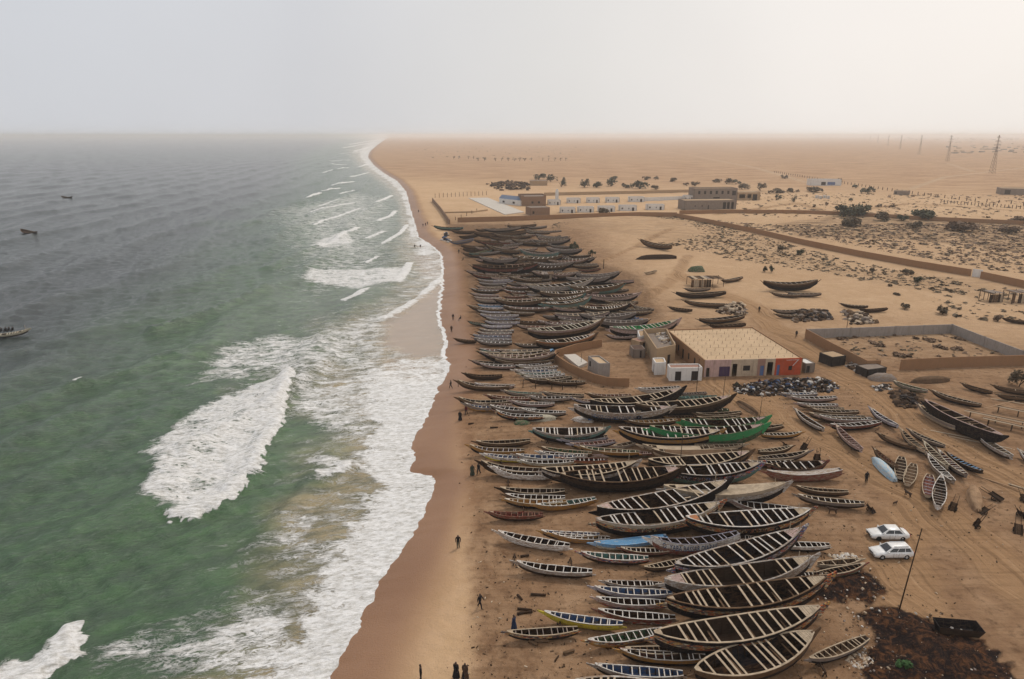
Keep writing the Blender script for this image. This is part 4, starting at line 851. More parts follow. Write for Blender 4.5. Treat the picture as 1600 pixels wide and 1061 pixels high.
# ================= building materials =================
def plaster(name,c,dirt=0.5,sc=0.8):
    m=NT(name,0.92,0.15); a=m.noise(m.coord('Object',(1,1,1)),sc,6,0.65); st=m.noise(m.coord('Object',(2.5,2.5,0.25)),1.5,5,0.6); b=m.noise(m.coord('Object'),9,4,0.6)
    cc=m.mix(m.rng(a,0.35,0.7,0,0.5*dirt),c,tuple(q*0.5 for q in c)); cc=m.mix(m.rng(st,0.5,0.75,0,0.7*dirt),cc,(0.16,0.11,0.075)); cc=m.mix(m.rng(b,0.3,0.7,0,0.12),cc,(0.1,0.08,0.06)); m.base(cc); m.bump(b,0.3,0.02); return m.m
BM=dict(white=plaster('white_plaster',(0.72,0.69,0.65),0.45),brown=plaster('brown_mud_plaster',(0.30,0.165,0.085),0.35),tan=plaster('tan_plaster',(0.42,0.29,0.175),0.5),grey=plaster('grey_cement',(0.33,0.29,0.26),0.7),
 dgrey=plaster('bare_cement_block',(0.25,0.20,0.165),0.9),pink=plaster('pink_plaster',(0.55,0.37,0.33),0.8,1.5),cream=plaster('cream_plaster',(0.53,0.41,0.29),0.8,1.5),red=plaster('red_painted_plaster',(0.48,0.085,0.035),0.9,1.2),rosy=plaster('rosy_plaster',(0.35,0.20,0.15),0.6),
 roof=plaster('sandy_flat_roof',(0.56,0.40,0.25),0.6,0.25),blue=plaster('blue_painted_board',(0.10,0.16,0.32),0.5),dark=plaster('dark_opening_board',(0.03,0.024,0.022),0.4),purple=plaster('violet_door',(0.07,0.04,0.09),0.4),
 iron=plaster('rusty_iron',(0.10,0.06,0.045),0.5),slab=plaster('pale_concrete_slab',(0.55,0.50,0.44),0.3,0.1),roofblue=plaster('blue_grey_roof',(0.13,0.17,0.24),0.3),block=plaster('brown_block_wall',(0.25,0.155,0.10),0.5))
def M2(p): return Vector((p[0],p[1],0))
def wall_seg(mb,a,b,z0,z1,th,holes=(),m=0):
    """upright wall from a to b (inside to its left), with real openings"""
    a=Vector((a[0],a[1],0)); b=Vector((b[0],b[1],0)); L=(b-a).length; d=(b-a)/L; n=Vector((-d.y,d.x,0))
    ss_=sorted({0.0,L,*[max(0,min(L,h[0]*L)) for h in holes],*[max(0,min(L,h[1]*L)) for h in holes]})
    for i in range(len(ss_)-1):
        s0,s1=ss_[i],ss_[i+1]
        if s1-s0<1e-4: continue
        mid=(s0+s1)/2/L; hs=sorted([(max(z0,h[2]),min(z1,h[3])) for h in holes if h[0]<=mid<=h[1]]); z=z0; sp=[]
        for q in hs:
            if q[0]>z+0.01: sp.append((z,q[0]))
            z=max(z,q[1])
        if z<z1-0.01: sp.append((z,z1))
        for (p,q) in sp:
            vs=[a+d*s0,a+d*s1,a+d*s1+n*th,a+d*s0+n*th]; vs=[Vector((v.x,v.y,p)) for v in vs]+[Vector((v.x,v.y,q)) for v in vs]
            mb.add(vs,[(3,2,1,0),(4,5,6,7),(0,1,5,4),(1,2,6,5),(2,3,7,6),(3,0,4,7)],m)
def house(name,label,cat,fp,h,wm,rm,op=None,par=0.25,group=None,segs=None,th=0.22,roofz=None,z0=0.0):
    """fp: front left, front right, back right, back left (world XY)"""
    fp=[Vector((p[0],p[1],0)) for p in fp]; c=sum(fp,Vector())/4; root=empty(name,(c.x,c.y,z0),0,label,cat,group); lp=[p-c for p in fp]; op=op or {}
    wb=MB(); rz_=roofz if roofz is not None else h
    for e in range(4):
        a,b=lp[e],lp[(e+1)%4]; hol=[o for o in op.get(e,[])]
        if e==0 and segs:
            for (f0,f1,mt) in segs:
                sb_=MB(); aa=a+(b-a)*f0; bb=a+(b-a)*f1; hh=[((o[0]-f0)/(f1-f0),(o[1]-f0)/(f1-f0),o[2],o[3]) for o in hol if o[1]>f0+1e-3 and o[0]<f1-1e-3]
                wall_seg(sb_,aa,bb,-0.3,h+par,th,hh); sb_.build('painted_wall',BM[mt],root)
        else: wall_seg(wb,a,b,-0.3,h+par,th,hol)
        d=(b-a).normalized(); L=(b-a).length; n=Vector((-d.y,d.x,0))
        for o in hol:
            k=o[4] if len(o)>4 else 'open'
            if k=='open': continue
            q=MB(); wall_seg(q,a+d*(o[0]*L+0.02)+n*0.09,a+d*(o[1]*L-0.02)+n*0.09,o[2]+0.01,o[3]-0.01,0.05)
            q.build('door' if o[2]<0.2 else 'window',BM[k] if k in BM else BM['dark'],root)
    wb.build('wall',BM[wm],root)
    r=MB(); ins=[]; 
    for i in range(4):
        p=lp[i]; cc=Vector((0,0,0)); q=p+(cc-p).normalized()*th*1.0; ins.append(q)
    vs=[Vector((p.x,p.y,rz_-0.18)) for p in ins]+[Vector((p.x,p.y,rz_)) for p in ins]; r.add(vs,[(3,2,1,0),(4,5,6,7),(0,1,5,4),(1,2,6,5),(2,3,7,6),(3,0,4,7)],0); r.build('roof',BM[rm],root)
    return root,lp,c
def near_house(name,label,cat,u1,v1,u2,v2,depth,h,wm,rm,skew=0.0,**k):
    a=P(u1,v1); b=P(u2,v2); d=(b-a).normalized(); n=Vector((-d.y,d.x,0)); n=(n+d*skew).normalized()*depth
    return house(name,label,cat,[a,b,b+n,a+n],h,wm,rm,**k)
def roof_px(name,label,cat,px,h,wm,rm,**k): return house(name,label,cat,[P(u,v,h+k.get('par',0.25)) for u,v in px],h,wm,rm,**k)
# ---- the warehouse with the painted front ----
WH,lp,wc_=roof_px('warehouse','long flat roofed warehouse with pink, cream and red painted front','warehouse',[(1101.5,563),(1255,559.5),(1176,511),(1042,515)],3.3,'brown','roof',par=0.2,
  op={0:[(0.022,0.056,0,1.9,'dark'),(0.152,0.262,0,2.1,'purple'),(0.285,0.335,0,2.6,'open'),(0.395,0.468,1.1,2.2,'dark'),(0.57,0.61,0,2.1,'blue'),(0.64,0.70,0,2.8,'open'),(0.742,0.772,0,2.2,'blue'),(0.86,0.90,1.0,1.9,'dark')],
      3:[(0.10,0.135,0.9,2.3,'dark'),(0.19,0.24,0,2.2,'dark'),(0.33,0.37,0.9,2.3,'dark'),(0.45,0.50,0,2.2,'dark'),(0.60,0.64,0.9,2.3,'dark'),(0.75,0.79,0.9,2.3,'dark')],1:[(0.4,0.5,0,2.3,'dark')]},
  segs=[(0,0.27,'pink'),(0.27,0.37,'cream'),(0.37,0.54,'cream'),(0.54,0.62,'rosy'),(0.62,0.72,'cream'),(0.72,1.0,'red')])
rb=MB(); rs=random.Random(3)
for i in range(11):
    for j in range(9):
        fu,fv=(i+0.6)/11.4,(j+0.6)/9.4; p=(lp[0]*(1-fu)+lp[1]*fu)*(1-fv)+(lp[3]*(1-fu)+lp[2]*fu)*fv; hh=rs.uniform(.35,.75); rb.tube([(p.x,p.y,3.28),(p.x+rs.uniform(-.08,.08),p.y,3.3+hh)],0.035,4)
o=rb.build('reinforcement_bars',BM['iron'],WH); o['kind']='stuff'
for j in range(4):
    fv=(j+0.7)/4.4; a=lp[0]*(1-fv)+lp[3]*fv; b=lp[1]*(1-fv)+lp[2]*fv; q=MB(); d=(b-a).normalized()*0.5; q.beam(a+d+Vector((0,0,3.315)),b-d+Vector((0,0,3.315)),0.28,0.03); q.build('roof_joint',BM['roof'],WH)
a,b=lp[0],lp[1]; d=(b-a).normalized(); nn=Vector((d.y,-d.x,0))
q=MB(); p0=a+(b-a)*0.90+nn*0.03; q.beam(p0+Vector((0,0,2.0)),p0+d*1.0+Vector((0,0,3.2)),0.03,0.35,up=nn); q.beam(p0-d*1.4+Vector((0,0,3.15)),p0+d*1.2+Vector((0,0,3.2)),0.03,0.12,up=nn); q.build('painted_marking',BM['white'],WH)
roof_px('warehouse_annex','brown annex with grey parapet and rubble on its roof, left of the warehouse','annex',[(1026,545),(1056,538.5),(1042,513),(1005,514)],3.2,'tan','dgrey',par=0.7,roofz=2.9,op={0:[(0.6,0.75,0,2.0,'dark')],3:[(0.3,0.35,0,2.0,'dark')]})
roof_px('cabin','small white room with two doorways joined to the back of the annex','cabin',[(999,526),(1011,524),(1006,514.5),(996,516)],2.4,'white','tan',op={0:[(0.2,0.4,0,1.9,'dark'),(0.6,0.8,0,1.9,'dark')]})
roof_px('cabin','narrow pale cabin with one side door, left of the two doored one','cabin',[(1024,567),(1041,566),(1037.5,558.5),(1019.5,559)],2.4,'white','roof',par=0.2,op={3:[(0.45,0.7,0,1.9,'dark')]})
roof_px('cabin','low pale cabin with two dark doorways before the warehouse','cabin',[(1047,575),(1098,574),(1092,568),(1043,568.5)],2.5,'white','rosy',par=0.2,op={0:[(0.17,0.36,0,1.95,'dark'),(0.67,0.88,0,1.95,'dark')]})
roof_px('guard_house','pale grey guard house with a window inside the curved wall','guard house',[(935,568),(953.5,567.5),(937,555.5),(919,556)],2.6,'grey','roof',par=0.25,op={3:[(0.12,0.3,0.9,2.1,'dark')]})
near_house('shack','dark plank shack by the annex in the walled sandy yard','shack',989,559.5,1008,559,3.2,1.9,'dgrey','iron',par=0.05,op={0:[(0.55,0.7,0,1.6,'dark')]})
near_house('shack','small brown lean-to between annex and dark plank shack','shack',1000,548,1013,545,3,2.0,'tan','rosy',par=0.02,op={0:[(0.3,0.7,0,1.7,'dark')]})
near_house('shed','small grey shed with rubble on its roof at the red end of the warehouse','shed',1257,583,1272,582,3.2,1.9,'dgrey','white',par=0.1,op={0:[(0.15,0.5,0,1.5,'dark')]})
near_house('shack','dark shack with a tan roof against the long side of the walled yard','shack',1299,573,1320,570,3.6,2.0,'dark','tan',par=0.02,op={0:[(0.3,0.6,0,1.7,'dark')]})
near_house('shack','debris covered shack beside the gateway of the walled yard','shack',1354,590,1384,586,3.0,1.6,'dark','dgrey',par=0.02,op={0:[(0.2,0.5,0,1.4,'dark')]})
s_=MB(); fp=[P(904,572.5,0.6),P(918,566,0.6),P(899,553,0.6),P(881,554,0.6)]; c=sum(fp,Vector())/4; s_.add([p-Vector((c.x,c.y,0.9)) for p in fp]+[p-Vector((c.x,c.y,0)) for p in fp],[(3,2,1,0),(4,5,6,7),(0,1,5,4),(1,2,6,5),(2,3,7,6),(3,0,4,7)]); o=s_.build('concrete_slab',BM['slab']); o.location=(c.x,c.y,0); tag(o,'sand coloured concrete platform beside the guard house','platform')
# ---- free-standing walls ----
def run_wall(name,label,px,h,th,wm,top=True,piers=None,parts_len=None,cat='wall',zt=True,group=None):
    pts=[P(u,v,h) if zt else P(u,v,0) for u,v in px]; pts=[Vector((p.x,p.y,0)) for p in pts]; c=pts[0]; root=empty(name,c,0,label,cat,group)
    for i in range(len(pts)-1):
        q=MB(); a,b=pts[i]-c,pts[i+1]-c; d=(b-a).normalized(); wall_seg(q,a-d*0.0,b,-0.5,h-0.002*(i%2),th); q.build('wall_section',BM[wm],root)
        if piers:
            L=(b-a).length; n=max(1,int(L/piers))
            for k in range(n+1):
                p=a+(b-a)*(k/n); q=MB(); nn=Vector((-d.y,d.x,0)); q.box(p+nn*th/2+Vector((0,0,h/2-0.2)),(0.35,th+0.16,h+0.5),0,Matrix.Rotation(math.atan2(d.y,d.x),3,'Z')); q.build('pier',BM[wm],root)
    return root
run_wall('curved_wall','brown curved compound wall round the guard house',[(940,530),(900,537),(868,546.5),(866,549.5),(869,555),(877.5,561),(889,568),(902.5,574.5),(915,579.5),(928,584.5),(947,589.5),(965,591),(983.5,591)],1.75,0.25,'brown')
run_wall('yard_wall','long brown side wall of the walled yard along the dirt road',[(1259,514),(1300,536),(1355,563.5),(1377,563)],2.3,0.22,'brown')
run_wall('yard_wall','brown front wall of the walled yard, right of its gateway',[(1409,562),(1480,558.5),(1560,556),(1700,553)],2.3,0.22,'brown')
run_wall('yard_wall','grey back wall of the walled yard with piers and faded red letters',[(1488,506.5),(1400,509.5),(1330,512),(1261,514)],2.3,0.22,'grey',piers=6.5)
run_wall('yard_wall','grey right hand wall of the walled yard with piers',[(1650,563),(1600,548),(1540,526),(1489,506.5)],2.3,0.22,'grey',piers=6.5)
run_wall('boundary_wall','long dark brown wall crossing the sand in front of the white cottages',[(715,340),(800,338),(880,335),(940,333),(1000,331.5),(1058,332)],2.6,0.4,'brown')
run_wall('boundary_wall','very long brown wall running diagonally to the right edge',[(1056,333),(1110,343),(1180,357),(1250,373),(1340,391),(1430,407),(1518,421)],2.4,0.3,'brown')
run_wall('boundary_wall','brown wall piece beyond the pale gate at the right edge',[(1533,424),(1600,438),(1700,458)],2.4,0.3,'brown')
run_wall('boundary_wall','brown wall running right from behind the grey buildings',[(1062,329),(1150,327.5),(1240,328),(1330,331),(1440,338),(1600,345)],2.2,0.4,'brown')
run_wall('boundary_wall','dark wall sloping down the beach side of the far compound',[(675,309),(688,324),(702,343)],2.6,0.4,'block')
run_wall('boundary_wall','pale low wall behind the row of white cottages',[(850,301),(950,299),(1085,296)],2.4,0.4,'tan')
near_house('gate','pale metal gate set in the long diagonal wall','gate',1518,432,1533,434,0.5,2.6,'white','white',par=0.0,th=0.1)
# faded letters on the yard wall
def sign_text(s,px0,px1,z0,hh,mc,label=None,parent=None):
    a=P(*px0,z0); b=P(*px1,z0); me=text_mesh(s); xs=[v.co.x for v in me.vertices]; x0,x1=min(xs),max(xs); d=(b-a); L=d.length; d.normalize(); n=Vector((d.y,-d.x,0))
    for v in me.vertices: v.co=a+d*((v.co.x-x0)/(x1-x0)*L)+Vector((0,0,v.co.y*hh))+n*0.07
    me.materials.clear(); me.materials.append(mc); o=bpy.data.objects.new('lettering',me); link(o)
    if parent: 
        o.parent=parent; o.matrix_parent_inverse=Matrix.Translation(-parent.location)
    return o
yw=[o for o in COL.objects if o.name.startswith('yard_wall') and 'back wall' in o.get('label','')][0]
sign_text('MAURIT  NIA',(1418,517.5),(1452,516.5),0.7,1.1,BM['red'],parent=yw)
# ---- far compound ----
GC='white cottages in two rows'
def cott(u1,u2,v,h,lab): return near_house('cottage',lab,'cottage',u1,v,u2,v,6.0,h,'white','grey',par=0.15,group=GC,op={0:[(0.12,0.2,1.0,2.0,'dark'),(0.5,0.56,1.2,1.8,'dark'),(0.72,0.84,0,2.1,'dark')]})
for i,(a,b,v) in enumerate([(875,899,333),(903,928,332),(935,961,331),(968,995,329.5),(1011,1038,328)]): cott(a,b,v,3.2,'white cottage with small windows, %s of the nearer row of five'%(['leftmost','second from left','middle one','fourth from left','rightmost'][i]))
for i,(a,b,v) in enumerate([(856,876,320.5),(886,907,317.5),(917,937,317),(947,968,316.5),(983,1007,315.5),(1069,1084,313)]): cott(a,b,v,3.3,'white cottage, %s of the farther row of six'%(['leftmost','second from left','third from left','fourth from left','fifth from left','rightmost'][i]))
run_wall('cottage_wall','plain whitewashed wall linking two cottages of the farther row',[(1007,308.5),(1069,306.5)],2.6,0.4,'white')
t=MB(); t.box((0,0,4.5),(2.2,2.2,9)); t.box((0,0,9.4),(1.4,1.4,1.4)); o=t.build('tower',BM['white']); o.location=P(870,318.5); tag(o,'slim white tower behind the leftmost cottages','tower')
near_house('unfinished_building','brown unfinished block building with open upper floor','building',814,322,853,321.5,14,6.2,'block','dgrey',par=0.9,op={0:[(0.42,0.50,1.6,3.0,'dark'),(0.68,0.76,1.6,3.0,'dark'),(0.12,0.9,6.3,7.0,'open')],3:[(0.2,0.3,1,2.6,'dark')]})
near_house('unfinished_building','low brown block house with a gable front before the taller one','building',829,337,859,336,10,4.5,'block','dgrey',par=0.1,op={0:[(0.1,0.2,1,2.5,'dark')]})
hb,_,_=near_house('house','white house with blue grey pitched roof by the pale slab','house',780,318,815,322,13,3.6,'white','roofblue',par=0.0,skew=-0.6,op={0:[(0.15,0.25,1,2.3,'dark'),(0.6,0.7,1,2.3,'dark')]})
q=MB(); fp=[M2(P(780,318)),M2(P(815,322))]; d=(fp[1]-fp[0]); L=d.length; d.normalize(); n=(Vector((-d.y,d.x,0))+d*-0.6).normalized()*13; c=sum([fp[0],fp[1],fp[1]+n,fp[0]+n],Vector())/4; A=[fp[0]-c-d*.4,fp[1]-c+d*.4,fp[1]+n-c+d*.4,fp[0]+n-c-d*.4]; m1=(A[0]+A[3])/2; m2=(A[1]+A[2])/2
vs=[p+Vector((0,0,3.62)) for p in A]+[m1+Vector((0,0,5.6)),m2+Vector((0,0,5.6))]; q.add(vs,[(0,1,5,4),(2,3,4,5),(0,4,3),(1,2,5),(3,2,1,0)]); q.build('pitched_roof',BM['roofblue'],hb)
s_=MB(); fp=[P(789,336),P(819,332),P(762,309.5),P(732,310)]; c=sum(fp,Vector())/4; s_.add([p-c+Vector((0,0,-.3)) for p in fp]+[p-c+Vector((0,0,.35)) for p in fp],[(3,2,1,0),(4,5,6,7),(0,1,5,4),(1,2,6,5),(2,3,7,6),(3,0,4,7)]); o=s_.build('concrete_slab',BM['slab']); o.location=c; tag(o,'broad pale concrete slab in the far compound','slab')
run_wall('garden_wall','low pale wall crossing the far compound towards the slab',[(694,331),(740,330),(762,327)],0.9,0.4,'tan')
near_house('unfinished_building','long grey two storey building with a row of square openings','building',1084,313.5,1151,313,13,8.2,'dgrey','tan',par=0.6,op={0:[(0.09+0.135*i,0.14+0.135*i,4.6,6.9,'dark') for i in range(6)]+[(0.45,0.6,0.5,2.4,'dark'),(0.88,0.97,3.6,6.9,'dark')]})
near_house('unfinished_building','low grey block building with a column front, before the two storey one','building',1069,328,1150,327,12,5.6,'dgrey','tan',par=0.3,op={0:[(0.2,0.215,1.8,2.8,'dark'),(0.33,0.35,1.8,2.8,'dark'),(0.45,0.47,0.3,2.8,'dark'),(0.74,0.80,0.3,4.6,'dark'),(0.82,0.87,0.3,4.6,'dark'),(0.9,0.95,0.3,4.6,'dark')]})
near_house('unfinished_building','tan open concrete frame right of the two storey grey building','building',1151,313,1187,313,12,5.6,'tan','tan',par=0.2,op={0:[(0.1,0.35,1.5,4.4,'open'),(0.45,0.62,1.5,4.4,'open'),(0.68,0.88,0.0,4.4,'dark')]})
near_house('bungalow','long pale bungalow alone in the scrub','bungalow',1266,290,1314,290.5,14,5.4,'white','grey',par=0.3,op={0:[(0.35,0.5,0.5,3.5,'dark'),(0.55,0.8,0.8,3.5,'blue')]})
near_house('bungalow','grey low building at the right edge of the plain','building',1563,304,1640,306,14,4.8,'dgrey','tan',par=0.2,op={0:[(0.08,0.2,0.3,3.8,'dark')]})
near_house('bungalow','small tan block house beside the scrub track','house',1396,304,1420,305,8,3.0,'dgrey','tan',par=0.2,op={0:[(0.1,0.2,0.3,2.2,'dark')]})
near_house('hut','thatched brown hut among bushes behind the far compound','hut',828,290,855,290,12,4.4,'tan','dgrey',par=0.1)
for i,(u,v,wd) in enumerate([(1276,310,5),(1282,311,4),(1288,310,5),(1294,311,4)]): near_house('grave_block','small white block, %s of four in a row on the scrub'%['first from left','second from left','third from left','rightmost'][i],'block',u,v,u+wd*0.6,v,3,2.2,'white','white',par=0,group='four small white blocks')
# wooden huts on the sand
def plank_hut(u1,v1,u2,v2,dep,h,label):
    a=P(u1,v1); b=P(u2,v2); d=(b-a); L=d.length; d.normalize(); root=empty('plank_hut',(a+b)/2,math.atan2(d.y,d.x),label,'hut'); rr=random.Random(int(u1))
    for x in (-L/2,-L/6,L/6,L/2):
        for y in (0,dep):
            q=MB(); q.tube([(x,y,-.2),(x+rr.uniform(-.1,.1),y,h+rr.uniform(-.1,.5))],0.09,5); q.build('post',M['n'],root)
    n=int(L/0.8)
    for i in range(n):
        if rr.random()<0.75: part('wall_board',cube(rr.choice('NnD')),root,(-L/2+(i+.5)*L/n,rr.uniform(-.03,.03),h*0.45),(L/n*0.9,0.06,h*0.9))
    n=int(L/1.0)
    for i in range(n): part('roof_board',cube(rr.choice('NDGn')),root,(-L/2+(i+.5)*L/n,dep/2,h+rr.uniform(0,.12)),(L/n*0.9,dep+0.5,0.07),(0,0,R(rr.uniform(-5,5))))
    return root
plank_hut(1080,449,1130,448,4.5,2.6,'long plank hut with posts sticking up, on the open sand')
plank_hut(846,441,866,441,4,2.6,'dark plank hut among the far rows of boats')
plank_hut(1545,473,1566,472,3.5,2.6,'small dark shelter with a blue cloth beyond the walled yard')
plank_hut(1580,474,1610,474,4,3.0,'plank shelter on stakes at the right edge beyond the walled yard')
# ================= poles, pylons =================
def pylon(u,v,h=47,lab=''):
    q=MB(); w=5.0; t=0.55; rr=0.16*max(1.0,(v and 1)*1.0)
    rr=0.17
    for sx in (-1,1):
        for sy in (-1,1):
            q.beam((sx*w/2,sy*w/2,0),(sx*t,sy*t,h*0.72),rr,rr); q.beam((sx*t,sy*t,h*0.72),(sx*0.25,sy*0.25,h),rr,rr)
    for k in range(8):
        z0=h*0.72*k/8; z1=h*0.72*(k+1)/8; w0=w/2+(t-w/2)*k/8; w1=w/2+(t-w/2)*(k+1)/8
        for sy in (-1,1): q.beam((-w0,sy*w0,z0),(w1,sy*w1,z1),.11,.11); q.beam((w0,sy*w0,z0),(-w1,sy*w1,z1),.11,.11)
        for sx in (-1,1): q.beam((sx*w0,-w0,z0),(sx*w1,w1,z1),.11,.11)
    base=P(u,v); root=empty('power_pylon',base,0.35,lab,'pylon','power pylons marching across the plain'); q.build('lattice_tower',BM['iron'],root)
    for z,l in ((h*0.74,6),(h*0.84,5),(h*0.94,3.6)):
        a_=MB(); a_.beam((-l,0,z),(l,0,z),.3,.3); a_.beam((-l,0,z),(0,0,z+1.6),.16,.16); a_.beam((l,0,z),(0,0,z+1.6),.16,.16); a_.build('cross_arm',BM['iron'],root)
for i,(u,v,n) in enumerate([(1550,271,'nearest and tallest looking pylon, standing at the right'),(1480,252.5,'second nearest steel pylon on the plain'),(1436,241.5,'third nearest steel pylon on the plain'),(1406,233.5,'fourth nearest steel pylon on the plain'),(1387,228,'fifth nearest steel pylon, faint in haze'),(1371,224,'sixth nearest steel pylon, faint in haze'),(1359,221.5,'seventh steel pylon, very faint in haze'),(1350,219.6,'eighth steel pylon, hardly visible in haze')]): pylon(u,v,46,n)
def pole(name,u,v,h,lab,lean=(0,0),r=0.08,cat='pole',mat='n',group=None):
    q=MB(); q.tube([(0,0,-.3),(lean[0]*h*.5,lean[1]*h*.5,h*.5),(lean[0]*h,lean[1]*h,h)],r,6,r2=r*.7); o=q.build(name,M[mat]); o.location=G(u,v); tag(o,lab,cat,group); return o
pole('wooden_pole',1405,952,9.2,'tall thin leaning pole rising from the burnt rubbish patch',(0.09,0.02),0.07)
pole('wooden_post',943,420,3.5,'short lone post near the small tree on the sand',(0,0),0.15)
pole('wooden_post',1128,630,0.5,'short stake on the sand',(0,0),0.05) if False else None
pole('wooden_post',1088,612,6.5,'thin tall mast planted in front of the low cabin',(0.01,0),0.06)
pole('wooden_post',883,754,2.2,'dark post in the sand before the broad dark pirogue',(0,0),0.10)
pole('wooden_post',1322,520,4.5,'thin post at the corner of the walled yard',(0,0),0.07)
pole('wooden_post',908,570,2.6,'thin post standing by the sand coloured platform',(0,0),0.05)
pole('wooden_post',716,604,1.6,'short stake by the bow of the pink seaward pirogue',(0,0),0.07)
for i,(u,v) in enumerate([(817,606),(837,607),(862,608),(879,609),(900,607)]): pole('wooden_post',u,v,1.7,'short stake, %s of five stuck in the sand below the curved wall'%['leftmost','second','middle one','fourth','rightmost'][i],(0.05*((-1)**i),0),0.09,'stake',group='stakes stuck in the sand')
# fence posts of the plain and the far compound: too many to count singly
q=MB()
def posts(px,n,h,r=0.14,wire=True):
    w=[P(u,v) for u,v in px]; ln=[(w[i+1]-w[i]).length for i in range(len(w)-1)]; T_=sum(ln); k=0
    for i in range(n):
        s=T_*i/(n-1); j=0
        while j<len(ln)-1 and s>ln[j]: s-=ln[j]; j+=1
        p=w[j]+(w[j+1]-w[j])*(s/ln[j]); q.box((p.x,p.y,h/2),(r*2,r*2,h))
posts([(680,309),(700,308),(760,305)],14,3.2); posts([(1210,270),(1290,283),(1360,294),(1430,304),(1520,315),(1640,323)],60,2.4,0.2); posts([(1470,317),(1520,321),(1600,327)],24,2.2,0.15); posts([(745,331),(702,348)],6,2)
o=q.build('fence_posts',M['n']); tag(o,'thin fence posts along the far tracks and compound','fence',kind='stuff')
# ================= plants =================
def leafmat(name,c1,c2):
    m=NT(name,0.8,0.2); a=m.noise(m.coord('Object'),0.9,4,0.6); r=m.n('ShaderNodeNewGeometry').outputs['Random Per Island']
    c=m.mix(m.rng(a,0.35,0.65),c1,c2); c=m.mix(m.rng(r,0,1,0,0.6),c,tuple(q*0.45 for q in c1)); m.base(c); return m.m
LM=dict(green=leafmat('acacia_leaves',(0.060,0.070,0.035),(0.085,0.080,0.045)),olive=leafmat('olive_scrub',(0.125,0.092,0.053),(0.18,0.125,0.075)),brown=leafmat('dry_scrub',(0.18,0.11,0.068),(0.24,0.155,0.098)),fresh=leafmat('fresh_weed',(0.05,0.12,0.04),(0.08,0.16,0.05)))
def crown(mb,rx,ry,h,n,sz,rg,z0=0.0):
    cl=[(rg.uniform(-.65,.65)*rx,rg.uniform(-.65,.65)*ry,z0+h*rg.uniform(.25,.8),rg.uniform(.28,.5)) for _ in range(max(5,n//60))]
    for i in range(n):
        c=rg.choice(cl); th=rg.uniform(0,6.283); ph=math.acos(rg.uniform(-0.5,1)); r=c[3]*rg.uniform(.6,1.05)
        p=Vector((c[0]+r*rx*math.sin(ph)*math.cos(th),c[1]+r*ry*math.sin(ph)*math.sin(th),max(z0*0.6,c[2]+r*h*1.0*math.cos(ph))))
        a=rg.uniform(0,6.283); e=rg.uniform(-.9,.9); u=Vector((math.cos(a)*math.cos(e),math.sin(a)*math.cos(e),math.sin(e))); v=Vector((-math.sin(a),math.cos(a),rg.uniform(-.6,.6))); s=sz*rg.uniform(.5,1.3)
        mb.add([p-u*s-v*s*.5,p+u*s-v*s*.5,p+u*s*.6+v*s*.6,p-u*s*.7+v*s*.5],[(0,1,2,3)],0)
BUSH={}
def bush(u,v,wpx,hpx,mat,label,name='bush',n=420,trunk=False,group=None,cat='bush'):
    s=scale_at(v); W=wpx/s; Hh=hpx/s/0.93; rg=random.Random(int(u*3+v)); p=P(u,v); root=empty(name,p,rg.uniform(0,6),label,cat,group)
    mb=MB(); tr=Hh*0.35 if trunk else 0.0; crown(mb,W/2,W/2*0.8,Hh-tr,n,0.055*W+0.08,rg,tr); mb.build('crown',LM[mat],root)
    t=MB(); 
    for k in range(4 if not trunk else 3):
        a=rg.uniform(0,6.28); l=W*0.28; t.tube([(0.05*math.cos(a),0.05*math.sin(a),-.2),(0.1*l*math.cos(a),0.1*l*math.sin(a),tr*0.8+0.1*Hh),(l*math.cos(a),l*math.sin(a),tr+(Hh-tr)*0.5)],0.03*W if not trunk else 0.06*W,5,r2=0.01*W)
    t.build('trunk',M['n'],root); return root
GBu='bushes behind the far compound'
